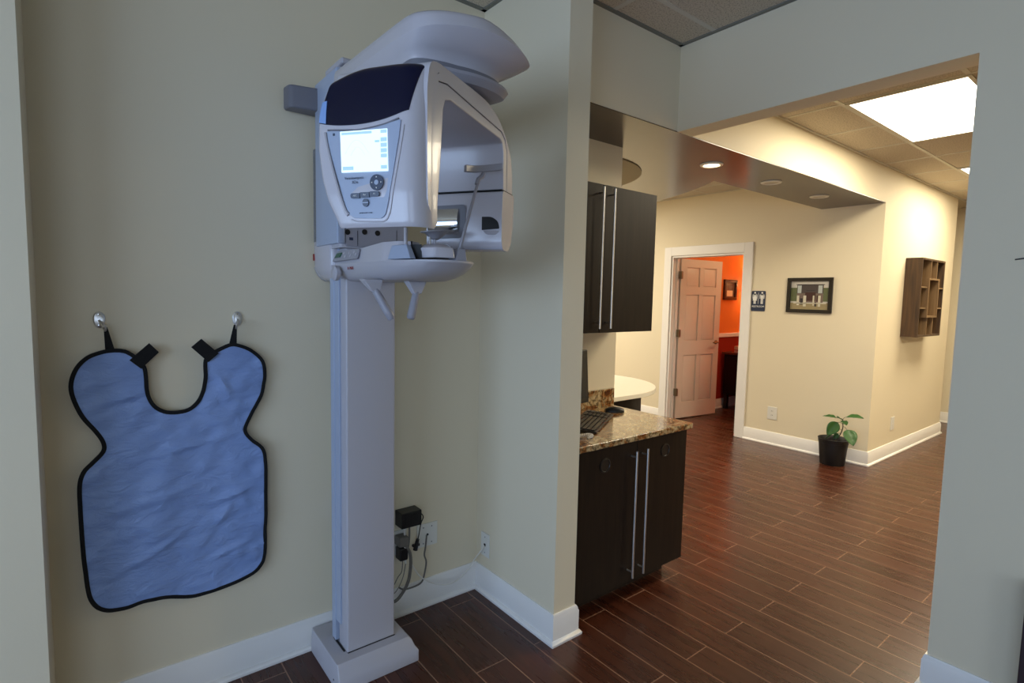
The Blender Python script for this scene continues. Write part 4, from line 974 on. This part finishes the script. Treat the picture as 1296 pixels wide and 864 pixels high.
# cubby shelf
cb = thing('cubby_shelf', 'rustic dark wood cubby shelf of nine boxes on the hallway wall', 'shelf', (6.66, YF, 1.19))
x0, x1, z0, z1, yf, yb = 6.30, 7.02, 1.19, 1.955, 1.709, YF-.001
t_ = .018; Wd, Hd = x1-x0, z1-z0
obj('side_panel', MB().box(x0, x0+t_, yf, yb, z0, z1), SHELFW, cb, bevel=.001)
obj('side_panel', MB().box(x1-t_, x1, yf, yb, z0, z1), SHELFW, cb, bevel=.001)
obj('top_panel', MB().box(x0+t_, x1-t_, yf, yb, z1-t_, z1), SHELFW, cb)
obj('bottom_panel', MB().box(x0+t_, x1-t_, yf, yb, z0, z0+t_), SHELFW, cb)
obj('back_panel', MB().box(x0+t_, x1-t_, yb-.008, yb, z0+t_, z1-t_), SHELFW, cb)
a0, a1, b0, b1 = x0+.30*Wd, x0+.70*Wd, z0+.27*Hd, z0+.73*Hd
zu, zl = z0+.625*Hd, z0+.36*Hd
ce = MB(); ce.box(a0-t_, a0, yf-.012, yb-.008, b0-t_, b1+t_).box(a1, a1+t_, yf-.012, yb-.008, b0-t_, b1+t_).box(a0, a1, yf-.012, yb-.008, b1, b1+t_).box(a0, a1, yf-.012, yb-.008, b0-t_, b0)
obj('center_box', ce, SHELFE, cb, bevel=.001)
for z in (zu, zl):
    obj('shelf_board', MB().box(x0+t_, a0-t_, yf+.001, yb-.008, z, z+t_*.8), SHELFE, cb); obj('shelf_board', MB().box(a1+t_, x1-t_, yf+.001, yb-.008, z, z+t_*.8), SHELFE, cb)
for fx in (.38, .64): obj('divider', MB().box(x0+fx*Wd, x0+fx*Wd+t_*.8, yf+.001, yb-.008, b1+t_, z1-t_), SHELFE, cb)
for fx in (.36, .62): obj('divider', MB().box(x0+fx*Wd, x0+fx*Wd+t_*.8, yf+.001, yb-.008, z0+t_, b0-t_), SHELFE, cb)

# ------------------------------------------------------------------ potted plant
px_, py_ = 5.48, 2.07
pl = thing('potted_plant', 'young green plant in a black pot on the floor by the wall corner', 'plant', (px_, py_, 0))
obj('pot', MB().lathe([(0, 0), (.100, 0), (.103, .004), (.117, .16), (.122, .205), (.124, .206), (.128, .24), (.131, .243), (.127, .246), (.118, .236), (.112, .20)], (px_, py_, 0), 40, cap=False), POT, pl)
obj('soil', MB().lathe([(.114, .200), (.08, .206), (0, .208)], (px_, py_, 0), 24), SOIL, pl)
S0 = Vector((px_, py_-.005, .205)); 
obj('stem', MB().tube(smooth_path([S0, (px_, 2.035, .255), (px_, 2.012, .30), (px_, 1.998, .36), (px_, 2.004, .43)], 4), [.006]*5+[.005]*5+[.004]*7 if False else .0045, 8), STEM, pl)
def leaf_(base, tip, w, droop, nrm, petiole=None):
    base, tip = Vector(base), Vector(tip); d = tip-base; L_ = d.length; d.normalize(); n = Vector(nrm).normalized(); s = d.cross(n).normalized(); n = s.cross(d).normalized()
    mb = MB(); rows = []
    for k in range(11):
        t = k/10; ww = w*math.sin(PI*t**.8)**.8 if 0 < t < 1 else .0005
        c = base+d*L_*t - Vector((0, 0, 1))*droop*t*t
        rows.append([c+s*ww*q/3+n*(abs(q)/3)**1.5*ww*.35 + n*.002*math.sin(t*18+q) for q in range(-3, 4)])
    mb.grid(rows); lf_ = obj('leaf', mb, LEAF, pl, solid=.0012)
    if petiole: obj('petiole', MB().tube(smooth_path([petiole, (Vector(petiole)+base)/2+Vector((0, 0, .008)), base], 4), .0018, 6), STEM, lf_)
T0 = (px_, 2.004, .43)
nv_ = (-.55, -.45, .7)
leaf_((px_-.01, 2.055, .44), (px_-.03, 2.165, .452), .032, .012, (-.2, 0, 1), T0)
leaf_((px_-.01, 1.975, .462), (px_-.02, 1.825, .498), .042, .02, (-.25, -.1, 1), T0)
leaf_((px_-.03, 2.03, .405), (px_-.09, 2.095, .30), .052, .02, (-.8, -.5, .35), (px_, 2.0, .39))
leaf_((px_-.03, 2.035, .34), (px_-.05, 2.12, .235), .008, .0, (-.8, -.5, .35), (px_, 2.0, .33))
leaf_((px_-.03, 1.952, .352), (px_-.08, 1.872, .245), .058, .02, (-.75, -.6, .45), (px_, 2.0, .37))
leaf_((px_-.0, 2.01, .43), (px_-.07, 2.03, .46), .028, .0, (-.3, -.2, 1), T0)
leaf_((px_-.02, 2.0, .425), (px_-.09, 1.935, .415), .03, .012, (-.4, -.3, .9), T0)
leaf_((px_-.01, 2.03, .30), (px_-.03, 2.058, .245), .022, .0, (-.8, -.5, .2), (px_, 2.014, .29))

# dark side cabinet at the right edge of the picture
sc_ = thing('side_cabinet', 'dark wood cabinet edge against the right wall at the picture edge', 'cabinet', (2.485, .0, 0))
obj('body', MB().box(2.44, 2.53, -.4, .302, .05, .56), mat('aubergine_wood', (44, 26, 30), .4), sc_, bevel=.003)
for y in (-.38, .25): obj('foot', MB().box(2.46, 2.50, y, y+.04, 0, .05), BLACK, sc_)

# ------------------------------------------------------------------ daylight and camera
w = bpy.data.worlds.new('daylight'); sc.world = w; w.use_nodes = True
w.node_tree.nodes['Background'].inputs[0].default_value = (.45, .62, 1, 1); w.node_tree.nodes['Background'].inputs[1].default_value = 1.0
def area(name, loc, target, sx, sy, e, col):
    l = bpy.data.lights.new(name, 'AREA'); l.shape = 'RECTANGLE'; l.size = sx; l.size_y = sy; l.energy = e; l.color = col
    o = bpy.data.objects.new(name, l); COL.objects.link(o); o.location = loc
    o.rotation_euler = (Vector(target)-Vector(loc)).to_track_quat('-Z', 'Y').to_euler(); return o
area('window_daylight', (-3.33, -.35, 1.35), (0, -.35, 1.3), 4.0, 1.25, 104, (.50, .69, 1.0))
area('near_fill_daylight', (-1.7, -3.14, 1.4), (-1.0, 2, 1.2), 1.95, 1.3, 24, (.66, .80, 1.0))  # fill added behind the viewer, as from a second unseen window

cam = bpy.data.cameras.new('camera'); cam.sensor_width = 36; cam.lens = 689.06/1296*36; cam.clip_start = .02
co_ = bpy.data.objects.new('camera', cam); COL.objects.link(co_); sc.camera = co_
yw, pt, rl = map(math.radians, (38.162, -4.686, 1.18))
fw = Vector((math.sin(yw)*math.cos(pt), math.cos(yw)*math.cos(pt), math.sin(pt))); r0 = Vector((math.cos(yw), -math.sin(yw), 0)); u0 = r0.cross(fw)
rt = r0*math.cos(rl)+u0*math.sin(rl); up = -r0*math.sin(rl)+u0*math.cos(rl)
M = Matrix((rt, up, -fw)).transposed().to_4x4(); M.translation = (0, 0, 1.5); co_.matrix_world = M

sc.view_settings.view_transform = 'Standard'; sc.view_settings.look = 'None'; sc.view_settings.gamma = 1
sc.view_settings.use_curve_mapping = False; sc.view_settings.exposure = 0
